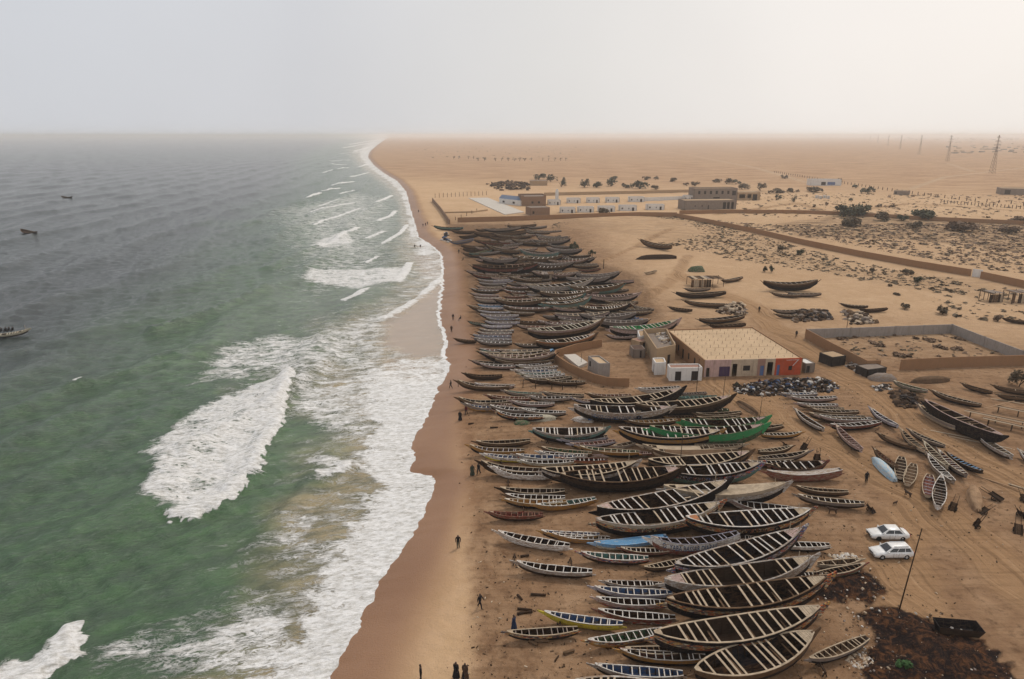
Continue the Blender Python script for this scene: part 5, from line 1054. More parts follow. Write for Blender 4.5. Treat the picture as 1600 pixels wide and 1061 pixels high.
for i,(u,v,w_,h_,m_,l) in enumerate([(842,281,24,9,'green','bush spreading above the thatched hut'),(861,284,22,9,'green','wide dark bush right of the thatched hut'),(877,292,20,13,'green','tall round dark bush, right of the hut behind the cottages'),(913,293,22,14,'green','dark bush at the left end of the long hedge line'),(932,293,26,10,'green','broad dark bush in the middle left of the hedge line'),(955,291,26,9,'green','dark bush over the fourth cottage in the hedge line'),
   (957,281,16,5,'green','small dark bush on the sand behind the hedge line'),(978,294,18,7,'green','low bush in the middle of the hedge line'),(1000,295,34,11,'green','widest dark bush of the hedge line'),(1025,296,22,5,'olive','low olive bush at the right of the hedge line'),(1010,281,18,4,'olive','flat olive bush on the sand behind the hedge'),(1024,281,10,5,'green','small green bush right behind the hedge'),(1050,284,18,5,'olive','low olive scrub on the sand, right of the hedge'),
   (1086,291,18,6,'olive','olive bush just above the two storey grey building'),(1073,290,14,4,'brown','dry bush left of the two storey building'),(1118,285,20,5,'olive','olive bush behind the roof of the two storey building'),(1135,287,22,7,'olive','greenish bush behind the right end of the two storey building'),(1160,296,26,9,'olive','tall olive bush right of the two storey building'),(1150,288,16,6,'green','dark bush behind the concrete frame'),(1188,298,22,10,'olive','olive bush right of the concrete frame'),
   (1215,302,30,6,'olive','long low scrub bush, left of the pale bungalow'),(1240,301,22,6,'olive','low scrub bush under the pale bungalow'),(1270,300,40,6,'olive','broad scrub in front of the pale bungalow'),(1225,279,14,5,'olive','bush left behind the pale bungalow'),(1312,288,10,8,'green','dark bush at the right end of the pale bungalow'),(1337,294,14,5,'green','small dark bush right of the bungalow'),(1356,302,26,9,'green','green bush beside the track right of the bungalow'),
   (1216,312,14,8,'green','round dark bush at the bend of the pale path'),(1240,316,12,9,'green','second round dark bush at the bend of the path'),(1272,324,9,4,'olive','small bush below the white blocks'),(1291,322,9,5,'brown','reddish small bush below the white blocks'),(1330,315,10,5,'green','small dark bush on the pale ground'),(1373,324,10,5,'olive','small bush right on the pale ground'),(1394,324,10,4,'olive','flat little bush on the pale ground')]): bush(u,v,w_,h_,m_,l,n=260,group=GBu)
GB2='large bushes on the scrubland'
for u,v,w_,h_,m_,l in [(1318,338,36,15,'green','largest dark green bush above the diagonal wall, left part'),(1346,338,34,15,'green','largest dark green bush above the diagonal wall, right part'),(1380,345,32,12,'olive','brownish bush to the right of the largest dark bush'),(1410,345,20,7,'green','low green bush between two bigger ones'),(1449,344,44,15,'green','wide green bush with wispy top, right of the low one'),
   (1330,353,42,11,'olive','olive bush in the brown scrub left'),(1428,357,24,10,'olive','olive bush in the brown scrub centre'),(1500,361,50,14,'brown','broad dry brown bush in the scrub right'),(1575,365,30,10,'brown','dry brown bush near the right edge of the scrub'),(1592,349,30,9,'brown','dry bush at the right edge above the scrub')]: bush(u,v,w_,h_,m_,l,n=650,group=GB2)
GB3='bushes scattered over the sand'
for u,v,w_,h_,m_,l in [(896,393,16,10,'green','round green bush beside the far rows of boats'),(942,337,24,10,'olive','dark bush against the long brown wall'),(1220,394,16,8,'olive','dark bush near the dune scrub, left of the pair'),(1250,398,14,8,'green','dark bush near the dune scrub, right of the pair'),(1195,425,9,8,'green','left one of two touching bushes above the lone dark pirogue'),(1205,426,10,9,'green','right one of two touching bushes above the lone dark pirogue'),
   (1363,426,10,6,'olive','small bush left of the wide one under the wall'),(1417,428,20,7,'olive','wide flat bush just under the diagonal wall'),(1433,441,15,7,'green','peaked bush on bare sand under the wall'),(1413,483,18,9,'olive','bush with pale litter caught in it'),(1472,491,24,10,'olive','largest bush on the bare sand beyond the walled yard'),(1400,461,12,4,'olive','flat tuft on bare sand right of the middle'),(1389,447,10,3,'olive','thin tuft on bare sand near the wall'),
   (1592,604,30,26,'olive','big bush cut by the right edge, beside the dark wrecks'),(1558,502,14,8,'brown','reddish bush near the walled yard right'),(862,375,10,5,'olive','small bush right of the farthest boats'),(872,372,12,4,'olive','flat bush right of the farthest boats'),(897,383,9,5,'green','small bush above the round green one'),(886,379,16,4,'olive','thin scrub above the round green bush'),(824,362,8,4,'olive','small bush among the farthest boats')]: bush(u,v,w_,h_,m_,l,n=420,group=GB3)
bush(925,402,12,11,'green','small tree with a bare trunk on the sand','small_tree',300,True,cat='tree')
bush(1408,1046,24,14,'fresh','bright green weed growing on the burnt rubbish patch','weed',300,cat='plant')
bush(1268,290,9,9,'green','dark small tree over the pale bungalow roof','small_tree',200,True,cat='tree') if False else None
tn=['first','second','third','fourth','fifth','sixth','seventh','eighth','ninth','tenth','eleventh','twelfth','thirteenth','fourteenth','fifteenth','sixteenth','seventeenth','eighteenth']
for i,(u,w_) in enumerate([(709,7),(717,6),(732,5),(740,4),(747,8),(757,10),(774,7),(784,5),(794,8),(804,8),(812,7),(820,9),(830,6),(848,4),(857,4),(867,5),(876,6),(884,5)]): bush(u,251.5 if u>745 else 248.5,w_,4.5,'green' if i%2 else 'olive','low dark tree, %s from the left in the far line on the sand'%tn[i],'low_tree',90,True,'line of low trees on the far sand','tree')
# scrub tufts on the dunes: nobody could count them
def scatter(px,n,fn,seed=0,edge=False,pts=None):
    r=random.Random(seed); pts=wpts(px) if pts is None else pts; x0,y0=pts.min(0); x1,y1=pts.max(0); X_=np.array([r.uniform(x0,x1) for _ in range(n*3)]); Y_=np.array([r.uniform(y0,y1) for _ in range(n*3)]); d=poly_sd(pts,X_,Y_,raw=True); k=0
    for x,y,dd in zip(X_,Y_,d):
        if dd>-3*r.random()*(not edge) and k<n: fn(x,y,r); k+=1
tf=MB()
def ztr(x,y):
    a=np.array([[x]]); b=np.array([[y]]); dm_=poly_sd([(850,372),(900,342),(980,336),(1060,345),(1100,365),(1040,378),(930,385)],a,b); z=np.clip(dm_+6,0,24)*0.05
    return float(z[0,0])
def tuft(x,y,r,s=1.0,m=0):
    w_=s*0.55*r.uniform(.35,1.1)*r.choice((.6,1,1.6)); z=-0.05
    for k in range(5):
        a=r.uniform(0,6.28); p=Vector((x+r.uniform(-.5,.5)*w_,y+r.uniform(-.5,.5)*w_,z+w_*0.16)); uu=Vector((math.cos(a),math.sin(a),r.uniform(-.3,.5)))*w_*.55; vv=Vector((-math.sin(a),math.cos(a),r.uniform(0,.8)))*w_*.4; tf.add([p-uu-vv*.4,p+uu-vv*.4,p+vv],[(0,1,2)],m)
scatter([(860,352),(960,335),(1050,336),(1180,368),(1330,410),(1500,440),(1500,458),(1400,445),(1250,420),(1150,405),(1060,385),(980,370),(870,362)],3800,lambda x,y,r:tuft(x,y,r,1.6),1)
scatter([(1090,343),(1200,352),(1600,350),(1700,440),(1540,420),(1430,400),(1250,368)],3400,lambda x,y,r:tuft(x,y,r,1.9,r.choice((0,1,1))),2)
scatter([(1290,545),(1340,518),(1500,522),(1590,552),(1420,560),(1340,566)],200,lambda x,y,r:tuft(x,y,r,1.2,r.choice((0,1))),3)
scatter([(1050,330),(1100,300),(1600,305),(1700,345),(1300,345)],1200,lambda x,y,r:tuft(x,y,r,2.5,r.choice((0,1))),4)
scatter([(1440,450),(1600,450),(1640,500),(1500,500)],140,lambda x,y,r:tuft(x,y,r,1.8),5)
scatter([(620,228),(900,228),(900,245),(640,250)],160,lambda x,y,r:tuft(x,y,r,4.5),6)
scatter([(700,350),(860,348),(900,385),(860,372),(720,356)],110,lambda x,y,r:tuft(x,y,r,1.2),8)
o=tf.build('dune_scrub',[LM['olive'],LM['brown']]); tag(o,'low dry scrub tufts scattered over the dunes','scrub',kind='stuff')
# yard scrub mats
for i,(u,v,w_,l) in enumerate([(1315,528,26,'flat dark scrub in the left corner of the walled yard'),(1338,527,16,'second flat scrub from the left in the walled yard'),(1372,540,28,'slanting scrub patch, left middle of the walled yard'),(1408,556,40,'largest scrub patch, near the front of the walled yard'),(1429,529,18,'scrub patch in the back middle of the walled yard'),(1455,533,24,'broad scrub patch right of the back middle'),(1470,543,22,'scrub patch in the middle right of the walled yard'),(1498,530,22,'scrub patch by the right hand grey wall'),(1497,546,26,'scrub patch lower right in the walled yard'),(1393,524,16,'scrub patch near the lettered back wall')]): bush(u,v,w_,2.6,'brown',l,n=170,group='scrub patches inside the walled yard')
# ================= people =================
SK=NT('skin',0.6,0.3); SK.base((0.05,0.028,0.02)); HAIR=NT('hair',0.9,0.1); HAIR.base((0.01,0.01,0.01))
def cloth(name,c): 
    m=NT(name,0.9,0.1); a=m.noise(m.coord('Object'),9,3,0.6); m.base(m.mix(a,c,tuple(q*0.6 for q in c))); return m.m
CL=dict(k=cloth('black_cloth',(0.018,0.017,0.02)),b=cloth('navy_cloth',(0.03,0.045,0.09)),g=cloth('olive_cloth',(0.05,0.06,0.045)),r=cloth('dark_red_cloth',(0.12,0.02,0.02)),w=cloth('pale_cloth',(0.45,0.42,0.38)),n=cloth('brown_cloth',(0.08,0.05,0.035)))
def skin_body(name,J,E,rad,mats,fmat,lev=1,fat=1.22):
    me=bpy.data.meshes.new(name); me.from_pydata(J,E,[]); o=bpy.data.objects.new(name,me); COL.objects.link(o)
    sm=o.modifiers.new('s','SKIN'); sl_=me.skin_vertices[0].data if me.skin_vertices else None
    if sl_ is None: me.skin_vertices.new() if hasattr(me.skin_vertices,'new') else None; sl_=me.skin_vertices[0].data
    for i,r in enumerate(rad): q_=r if isinstance(r,tuple) else (r,r); sl_[i].radius=(q_[0]*fat,q_[1]*fat)
    sl_[0].use_root=True; sb_=o.modifiers.new('u','SUBSURF'); sb_.levels=lev; sb_.render_levels=lev
    dg=bpy.context.evaluated_depsgraph_get(); dg.update(); nm=bpy.data.meshes.new_from_object(o.evaluated_get(dg)); bpy.data.objects.remove(o)
    nm.materials.clear()
    for q in mats: nm.materials.append(q)
    for p in nm.polygons: p.material_index=fmat(p.center); p.use_smooth=True
    nm.name=name; return nm
def person_mesh(pose,top,bot):
    if pose=='walk': hipz=.93; lk=((-.09,-.12,.5),(-.10,-.34,.10),(-.10,-.22,.04)); rk=((.09,.20,.52),(.10,.26,.08),(.10,.40,.04)); la=((-.27,.10,1.15),(-.26,.28,.98)); ra=((.27,-.10,1.15),(.26,-.12,.90))
    elif pose=='stand': hipz=.93; lk=((-.10,.02,.5),(-.11,0,.08),(-.11,.14,.04)); rk=((.10,.02,.5),(.11,0,.08),(.11,.14,.04)); la=((-.28,0,1.15),(-.28,.06,.90)); ra=((.28,0,1.15),(.28,.06,.90))
    elif pose=='sit': hipz=.45; lk=((-.14,.42,.50),(-.14,.46,.10),(-.14,.58,.05)); rk=((.14,.42,.50),(.14,.46,.10),(.14,.58,.05)); la=((-.26,.12,.72),(-.16,.34,.60)); ra=((.26,.12,.72),(.16,.34,.60))
    z=hipz; J=[(0,0,z),(0,.01,z+.24),(0,0,z+.46),(0,.01,z+.58),(0,.03,z+.68),(0,.03,z+.80),
       (-.10,0,z-.04),lk[0],lk[1],lk[2],(.10,0,z-.04),rk[0],rk[1],rk[2],(-.19,0,z+.48),la[0],la[1],(-.005+la[1][0],la[1][1]+.05,la[1][2]-.10),(.19,0,z+.48),ra[0],ra[1],(ra[1][0],ra[1][1]+.05,ra[1][2]-.10)]
    E=[(0,1),(1,2),(2,3),(3,4),(4,5),(0,6),(6,7),(7,8),(8,9),(0,10),(10,11),(11,12),(12,13),(2,14),(14,15),(15,16),(16,17),(2,18),(18,19),(19,20),(20,21)]
    rad=[(.15,.11),(.14,.10),(.17,.11),.055,(.085,.10),(.07,.085),.10,.072,.05,.045,.10,.072,.05,.045,.07,.05,.037,.03,.07,.05,.037,.03]
    hz=la[1][2]
    def fm(c):
        if c.z>z+.78: return 3
        if c.z>z+.52: return 0
        if abs(c.x)>.2 and c.z<min(hz,z+.6)+0.02 and c.z>z-.25: return 0
        if c.z>z-.02: return 1
        if c.z>.10: return 2
        return 0
    return skin_body('person_body',J,E,rad,[SK.m,CL[top],CL[bot],HAIR.m],fm)
PM={}
def robe_mb(h=1.4,w0=.20,w1=.36,pose='walk'):
    q=MB(); n=12; prof=[(h,.13),(h-.05,.21),(h-.3,.20),(h-.55,.21),(.75,.25),(.4,w1*.9),(.12,w1)]
    vs=[]
    for k,(z,r) in enumerate(prof):
        for i in range(n):
            a=2*math.pi*i/n; rr=r*(1+.06*math.sin(3*a+k)*k/6); vs.append((rr*math.cos(a),rr*.78*math.sin(a),z))
    q.add(vs,[(k*n+i,(k+1)*n+i,(k+1)*n+(i+1)%n,k*n+(i+1)%n) for k in range(len(prof)-1) for i in range(n)]+[tuple(range(n))],0,True); return q
def person(u,v,rz,pose,top,bot,label,robe=None,group=None,zb=None,s=1.0):
    k=(pose,top,bot)
    if k not in PM: PM[k]=person_mesh(*k)
    p=G(u,v) if zb is None else P(u,v,zb); root=empty('person',p,rz,label,'person',group); root.scale=(s,s,s)
    o=bpy.data.objects.new('body',PM[k]); link(o,root)
    if robe:
        (robe_mb() if pose!='sit' else robe_mb(1.0,.2,.42)).build('robe',CL[robe],root)
    return root
PI_=math.pi
person(716,856,R(185),'stand','k','g','person in dark jacket and greenish trousers alone on the wet sand')
person(750,950,R(-120),'walk','k','k','person in black striding, above the crouching one')
person(803,984,R(60),'stand','b','k','person in a long dark blue robe by the small brown pirogue',robe='b')
person(658,1063,R(100),'stand','k','k','person at the bottom edge, leftmost of three, head bent')
person(713,1059,R(160),'walk','k','k','person in long black robe at the bottom edge, middle of three',robe='k')
person(727,1061,R(170),'walk','n','k','person in a brown black robe at the bottom edge, rightmost of three',robe='n')
person(738,743,R(190),'stand','g','g','person in an olive robe, left of two walking together',robe='g')
person(748,741,R(150),'walk','k','k','person in black, right of two walking together')
person(719,657,R(170),'stand','k','k','person in a long black robe near the group of three pirogues',robe='k')
person(728.5,648,R(160),'walk','r','k','person in dark red top touching the bow of a pirogue')
person(704.5,607,R(90),'walk','k','k','person walking beside the bow of the pink seaward pirogue')
person(708,500,R(200),'stand','k','n','person standing on the beach, farther of two near the waterline')
person(705.5,519,R(180),'stand','n','k','person standing closest to the waterline')
person(720,500,R(80),'sit','k','k','person crouching beside the standing one near the waterline')
person(1353,754,R(180),'stand','k','k','person in dark clothes standing alone on the road')
person(717,396,R(180),'stand','k','k','far person beside the seaward ends of the far rows')
person(724,407,R(100),'sit','k','k','far person bending by the far rows, nearer of two')
person(648,388,R(180),'stand','k','k','far person at the edge of the surf, nearer of two')
person(657,388,R(180),'stand','k','r','far person at the edge of the surf, right of two')
person(661,354,R(180),'walk','k','k','far person near the farthest boats, leftmost of three')
person(665,353,R(180),'stand','r','k','far person near the farthest boats, middle of three')
person(668,351,R(180),'walk','k','b','far person near the farthest boats, rightmost of three')
person(654,332,R(180),'stand','k','k','tiny far person on the beach before the sloping dark wall')
person(846,437,R(180),'stand','k','k','far person standing beside the dark plank hut')
person(1150,609,R(180),'stand','g','n','person bending over goods by the rubbish heap',group='people around the rubbish heap')
person(1210,605,R(180),'stand','b','b','person in blue in front of the warehouse',group='people around the rubbish heap')
person(1186,601,R(150),'sit','r','k','person in red sitting in front of the warehouse',group='people around the rubbish heap')
person(1196,607,R(150),'sit','n','k','person in brown sitting left of the one in blue',group='people around the rubbish heap')
person(1186,488,R(150),'stand','k','n','far person on the track behind the warehouse')
person(1244,527,R(150),'walk','k','n','person at the corner where the walled yard meets the track')
person(887,567,R(150),'stand','k','k','person in black at the foot of the curved wall') if False else None
GS2='people sitting in the pale boat at sea'
for i,u in enumerate((3,10,15,21)): person(u,520.5-(u*0.09),R(90),'sit','k','k','dark figure in the pale boat at sea, %s of four'%['leftmost','second from left','third from left','rightmost'][i],group=GS2,zb=ZS+0.55,s=1.15)
# ================= animals =================
def quad_mesh(name,col):
    J=[(0,0,.55),(.3,0,.57),(.42,0,.68),(.52,0,.76),(.64,0,.73),(-.32,0,.56),(-.45,0,.62),(-.55,0,.74),
       (.28,.09,.45),(.30,.09,.24),(.30,.09,.03),(.28,-.09,.45),(.22,-.09,.25),(.30,-.09,.03),(-.30,.09,.42),(-.38,.09,.22),(-.34,.09,.03),(-.30,-.09,.42),(-.30,-.09,.24),(-.40,-.09,.03)]
    E=[(0,1),(1,2),(2,3),(3,4),(0,5),(5,6),(6,7),(1,8),(8,9),(9,10),(1,11),(11,12),(12,13),(5,14),(14,15),(15,16),(5,17),(17,18),(18,19)]
    rad=[(.12,.13),(.12,.15),.08,.08,.035,(.10,.12),.03,.015,.06,.035,.03,.06,.035,.03,.07,.035,.03,.07,.035,.03]
    return skin_body(name,J,E,rad,[col],lambda c:0)
DOG=quad_mesh('dog_body',CL['n'])
def dog(u,v,rz,label,s=1.2,name='dog',cat='dog'):
    o=bpy.data.objects.new(name,DOG); o.location=G(u,v); o.rotation_euler=(0,0,rz); o.scale=(s,s,s); COL.objects.link(o); tag(o,label,cat); return o
dog(1300,803,R(170),'thin brown dog standing right of the black and ochre pirogue stern',1.25)
dog(1418,776,R(110),'brown dog below the light blue overturned boat',1.1)
dog(1398,789,R(20),'small brown dog farther left on the road',0.7)
# ================= cars =================
CARP=NT('white_car_paint',0.3,0.5); _n=CARP.noise(CARP.coord('Object'),2.2,5,0.65); CARP.base(CARP.mix(CARP.rng(_n,0.4,0.7,0,0.5),(0.72,0.72,0.71),(0.48,0.40,0.32))); CARS=NT('silver_car_paint',0.3,0.6); CARS.base((0.45,0.46,0.48))
GLS=NT('dark_car_glass',0.08,0.7); GLS.base((0.015,0.018,0.022)); TY=NT('tyre_rubber',0.9,0.1); TY.base((0.015,0.015,0.015)); RIM=NT('wheel_rim',0.4,0.6); RIM.base((0.35,0.35,0.35)); HL=NT('lamp_glass',0.15,0.7); HL.base((0.6,0.6,0.58)); TL=NT('tail_lamp_red',0.2,0.6); TL.base((0.30,0.02,0.02))
def wheel(root,x,y,r,black):
    t=MB(); ring(t,(0,0,0),r-0.09,0.10,18,'y'); o=t.build('wheel',TY.m,root); o.location=(x,y,r)
    h=MB(); n=14; sd=1 if y>0 else -1; vs=[(0,sd*.05,0)]+[((r-.13)*math.cos(2*PI_*i/n),sd*.06,(r-.13)*math.sin(2*PI_*i/n)) for i in range(n)]; h.add(vs,[(0,1+i,1+(i+1)%n) if sd<0 else (0,1+(i+1)%n,1+i) for i in range(n)],0); h.build('rim',TY.m if black else RIM.m,o)
def car(u,v,rz,label,wagon,low):
    p=P(u,v); root=empty('parked_car',p,rz,label,'car','two white cars parked side by side'); W=1.70; L=4.5
    # body loft: x, half width, bottom, waist line
    st=[(2.25,.60,.36,.52),(2.18,.74,.26,.66),(1.9,.82,.22,.74),(1.2,.85,.20,.84),(.75,.86,.20,.90),(0,.87,.20,.92),(-1.0,.87,.20,.93),(-1.6,.85,.22,.93),(-2.05,.80,.26,.90),(-2.2,.74,.34,.84),(-2.25,.62,.42,.66)]
    b=MB(); vs=[]; 
    for x,hw,z0,z1 in st:
        for y,z in ((-hw*.90,z0),(-hw,z0+.14),(-hw,z1-.18),(-hw*.93,z1-.03),(-hw*.5,z1+.015),(hw*.5,z1+.015),(hw*.93,z1-.03),(hw,z1-.18),(hw,z0+.14),(hw*.90,z0)): vs.append((x,y,z))
    n=10; fs=[(i*n+j,i*n+(j+1)%n,(i+1)*n+(j+1)%n,(i+1)*n+j) for i in range(len(st)-1) for j in range(n)]; fs+=[tuple(range(n))[::-1],tuple((len(st)-1)*n+j for j in range(n))]
    b.add(vs,fs,0,True)
    for f in range(len(b.f)):
        if min(b.v[q][2] for q in b.f[f])<0.35 and max(b.v[q][2] for q in b.f[f])<0.42: b.m[f]=1
    b.build('body',[CARP.m,low],root)
    # cabin: base and roof outlines
    xb0,xb1=(1.02,-1.72) if not wagon else (1.02,-2.12); xr0,xr1=(.30,-1.05) if not wagon else (.28,-1.80); zb,zr=.90,1.38; yb,yr=.78,.60
    def q4(name,pts,mat,off=0.0):
        q=MB(); c=sum([Vector(p) for p in pts],Vector())/4; nn=(Vector(pts[1])-Vector(pts[0])).cross(Vector(pts[2])-Vector(pts[1])).normalized()
        if nn.dot(c-Vector((-.4,0,1.0)))<0: nn=-nn; pts=pts[::-1]
        a=[Vector(p)+nn*off for p in pts]; bb=[p-nn*.04 for p in a]; q.add(a+bb,[(0,1,2,3),(7,6,5,4),(0,4,5,1),(1,5,6,2),(2,6,7,3),(3,7,4,0)]); q.build(name,mat,root)
    c=MB(); vs=[(xb0,-yb,zb),(xb1,-yb,zb),(xb1,yb,zb),(xb0,yb,zb),(xr0,-yr,zr),(xr1,-yr,zr),(xr1,yr,zr),(xr0,yr,zr)]; c.add(vs,[(0,1,5,4),(1,2,6,5),(2,3,7,6),(3,0,4,7),(4,5,6,7)]); c.build('cabin_frame',CARP.m,root)
    def lerp(a,b,t): return Vector(a)*(1-t)+Vector(b)*t
    def pane(name,A,B,C,D,f0,f1,g0=.1,g1=.88,mat=GLS.m): q4(name,[lerp(lerp(A,B,f0),lerp(D,C,f0),g0),lerp(lerp(A,B,f1),lerp(D,C,f1),g0),lerp(lerp(A,B,f1),lerp(D,C,f1),g1),lerp(lerp(A,B,f0),lerp(D,C,f0),g1)],mat,.012)
    pane('windscreen',vs[0],vs[3],vs[7],vs[4],.07,.93,.05,.93); pane('rear_window',vs[1],vs[2],vs[6],vs[5],.08,.92,.1,.9)
    for sy in (0,1):
        A,B,C,D=(vs[0],vs[1],vs[5],vs[4]) if sy==0 else (vs[3],vs[2],vs[6],vs[7])
        for f0,f1 in ([(.10,.48),(.52,.88)] if not wagon else [(.09,.38),(.41,.68),(.71,.93)]): pane('side_window',A,B,C,D,f0,f1,.1,.86)
    r=MB(); r.add([(xr0+.02,-yr-.01,zr),(xr1-.03,-yr-.01,zr),(xr1-.03,yr+.01,zr),(xr0+.02,yr+.01,zr),(xr0-.12,-yr+.1,zr+.07),(xr1+.12,-yr+.1,zr+.07),(xr1+.12,yr-.1,zr+.07),(xr0-.12,yr-.1,zr+.07)],[(0,1,5,4),(1,2,6,5),(2,3,7,6),(3,0,4,7),(4,5,6,7)],0,True); r.build('roof',CARP.m,root)
    if wagon:
        for sy in (-1,1): q=MB(); q.beam((xr0-.2,sy*.5,zr+.11),(xr1+.2,sy*.5,zr+.11),.05,.05); q.build('roof_rail',CARS.m,root)
    for x in (1.38,-1.38):
        for y in (-.80,.80): wheel(root,x,y,.32,not wagon)
    for y in (-.56,.56):
        q=MB(); q.box((2.19,y,.60),(.10,.34,.15)); q.build('headlight',HL.m,root); q=MB(); q.box((-2.22,y*1.05,.74),(.08,.28,.18)); q.build('tail_light',TL.m,root)
    for y in (-.95,.95): q=MB(); q.box((.78,y*.97,.98),(.14,.16,.11)); q.build('wing_mirror',CARP.m,root)
    q=MB(); q.box((2.24,0,.55),(.06,.7,.12)); q.build('grille',GLS.m,root)
    for x in (-.15,-1.05):
        for y in (-.885,.885): q=MB(); q.box((x,y*.985,.72),(.16,.02,.03)); q.build('door_handle',CARS.m,root)
        for y in (-.875,.875): q=MB(); q.box((x+.32 if x>-.5 else x+.98-.35,y,.56),(.018,.012,.55)); q.build('door_seam',GLS.m,root)
car(1386,839.5,R(178),'white saloon car with black wheels, the farther of the two parked cars',False,CARP.m)
car(1391,868,R(181),'white estate car with silver lower body, the nearer of the two parked cars',True,CARS.m)
# ================= carts =================
def cart(u,v,rz,tilt,label,s=1.0,up=False):
    p=P(u,v); root=empty('hand_cart',p,rz,label,'cart','two wheeled carts standing about'); s*=.62; root.scale=(s,s,s)
    ax=.42
    for y in (-.62,.62):
        t=MB(); ring(t,(0,0,0),ax-.07,.07,16,'y'); o=t.build('wheel',TY.m,root); o.location=(0,y,ax)
        h=MB(); 
        for k in range(4): a=PI_*k/4; h.beam((-(ax-.1)*math.cos(a),0,-(ax-.1)*math.sin(a)),((ax-.1)*math.cos(a),0,(ax-.1)*math.sin(a)),.04,.04)
        h.build('rim',BM['iron'],o)
    q=MB(); q.tube([(0,-.62,ax),(0,.62,ax)],.04,6); q.build('axle',BM['iron'],root)
    T_=Matrix.Rotation(tilt,3,'Y'); c=Vector((0,0,ax+.12))
    for k in range(6): q=MB(); q.box((0,0,0),(2.0,.17,.05)); o=q.build('plank',M['n'],root); o.location=c+T_@Vector((0,-.5+k*.2,0.03)); o.rotation_euler=(0,tilt,0)
    for y in (-.42,.42):
        q=MB(); q.tube([c+T_@Vector((-1.0,y,-.05)),c+T_@Vector((2.6,y*.85,-.05))],.045,6); q.build('shaft',M['n'],root)
    for y in (-.56,.56): q=MB(); q.box((0,0,0),(2.0,.04,.28)); o=q.build('side_board',M['n'],root); o.location=c+T_@Vector((0,y,.16)); o.rotation_euler=(0,tilt,0)
    return root
for (u,v,rz,ti,l,s) in [(1256,703,20,-60,'dark two wheeled cart tipped up near the left track, by the slate grey pirogue',1.15),(1276,719,-100,-80,'dark cart with its handle in the air above the slatted panels pirogue',1.1),(1228,699,200,-40,'wooden cart tipped beside the broken brown pirogue',1),(1360,800,200,-50,'dark cart at the right end of the pirogues near the dog',1.1),(1488,797,40,-55,'cart with long handles pointing up, right of the slim white boat',1.1),
   (1526,824,-20,-70,'black cart standing apart, nearest to the middle of the lower right',1.15),(1536,802,10,-30,'low cart at the foot of the bare wooden boat',1),(1555,781,120,-15,'cart with a bench like frame behind the bare wooden boat',1.3),(1595,808,200,-50,'dark cart at the right edge, upper one',1.2),(1590,832,60,-35,'dark cart at the right edge, lower one',1.2),(1600,783,80,-30,'brown cart at the right edge, behind the others',1.1),(1150,604,0,-10,'small cart loaded with green goods by the rubbish heap',1.0)]: cart(u,v,R(rz),R(ti),l,s)
# ================= logs, blocks, trestles =================
def logp(u,v,L,ang,label,r=0.14,mat='n',group='short logs lying on the sand'):
    q=MB(); q.tube([(-L/2,0,r),(0,0.02,r*1.05),(L/2,0,r)],r,8,r2=r*.85); o=q.build('log',M[mat]); o.location=G(u,v); o.rotation_euler=(0,0,R(ang)); tag(o,label,'log',group)
for t in [(820,870,1.0,15,'short brown log above the lone white railed pirogue'),(841,931,1.6,-5,'dark log, left of the stack of four pirogues'),(812,935,.9,-60,'small slanting log left of the dark one'),(820,954,1.5,-8,'farther of two logs above the dark blue robed person'),(820,959,1.6,14,'nearer of two logs beside the yellow bow'),(833,1007,.9,-35,'pale slanting log under the small brown pirogue',.18,'N'),(846,1004,1.3,0,'thick horizontal log under the small brown pirogue',.2,'N'),(889,1021,1.1,25,'log alone on the sand left of the yellow striped pirogue',.17,'N'),
   (736,663,.9,20,'small log on the sand below the two standing people',.14),(772,669,1.3,5,'dark flat log left of the teal sided pirogue',.14),(1000,1012,.8,10,'log near the bow of the nearest group',.12),(870,1030,.8,60,'small stick like log near the bottom edge',.08)]: logp(*t)
def trestle(u,v,label,h=0.5,w=1.6,ang=90):
    p=G(u,v); root=empty('trestle',p,R(ang),label,'trestle','trestles propping up the hulls')
    q=MB(); q.beam((-w/2,0,h),(w/2,0,h),.16,.14); q.build('cross_beam',M['n'],root)
    for x in (-w/2+.1,w/2-.1):
        for y in (-.18,.18): q=MB(); q.beam((x,y,0),(x,0,h),.1,.1); q.build('leg',M['n'],root)
for t in [(855,690,'dark support under the bow end of the teal sided pirogue'),(794,758,'support under the white hulled pirogue with maroon inside') ,(783,723,'support under the blue inside pirogue by the walkers'),(818,799,'support under the nearest of a group of four'),(875,980,'support under the lemon yellow pirogue'),(956,1005,'dark support under the small ochre pirogue with green bow'),(1283,1048,'support under the lone small grey pirogue'),(804,878,'support under the lone white railed pirogue'),(892,884,'support under the red and green pirogue')]: trestle(t[0],t[1],t[2])
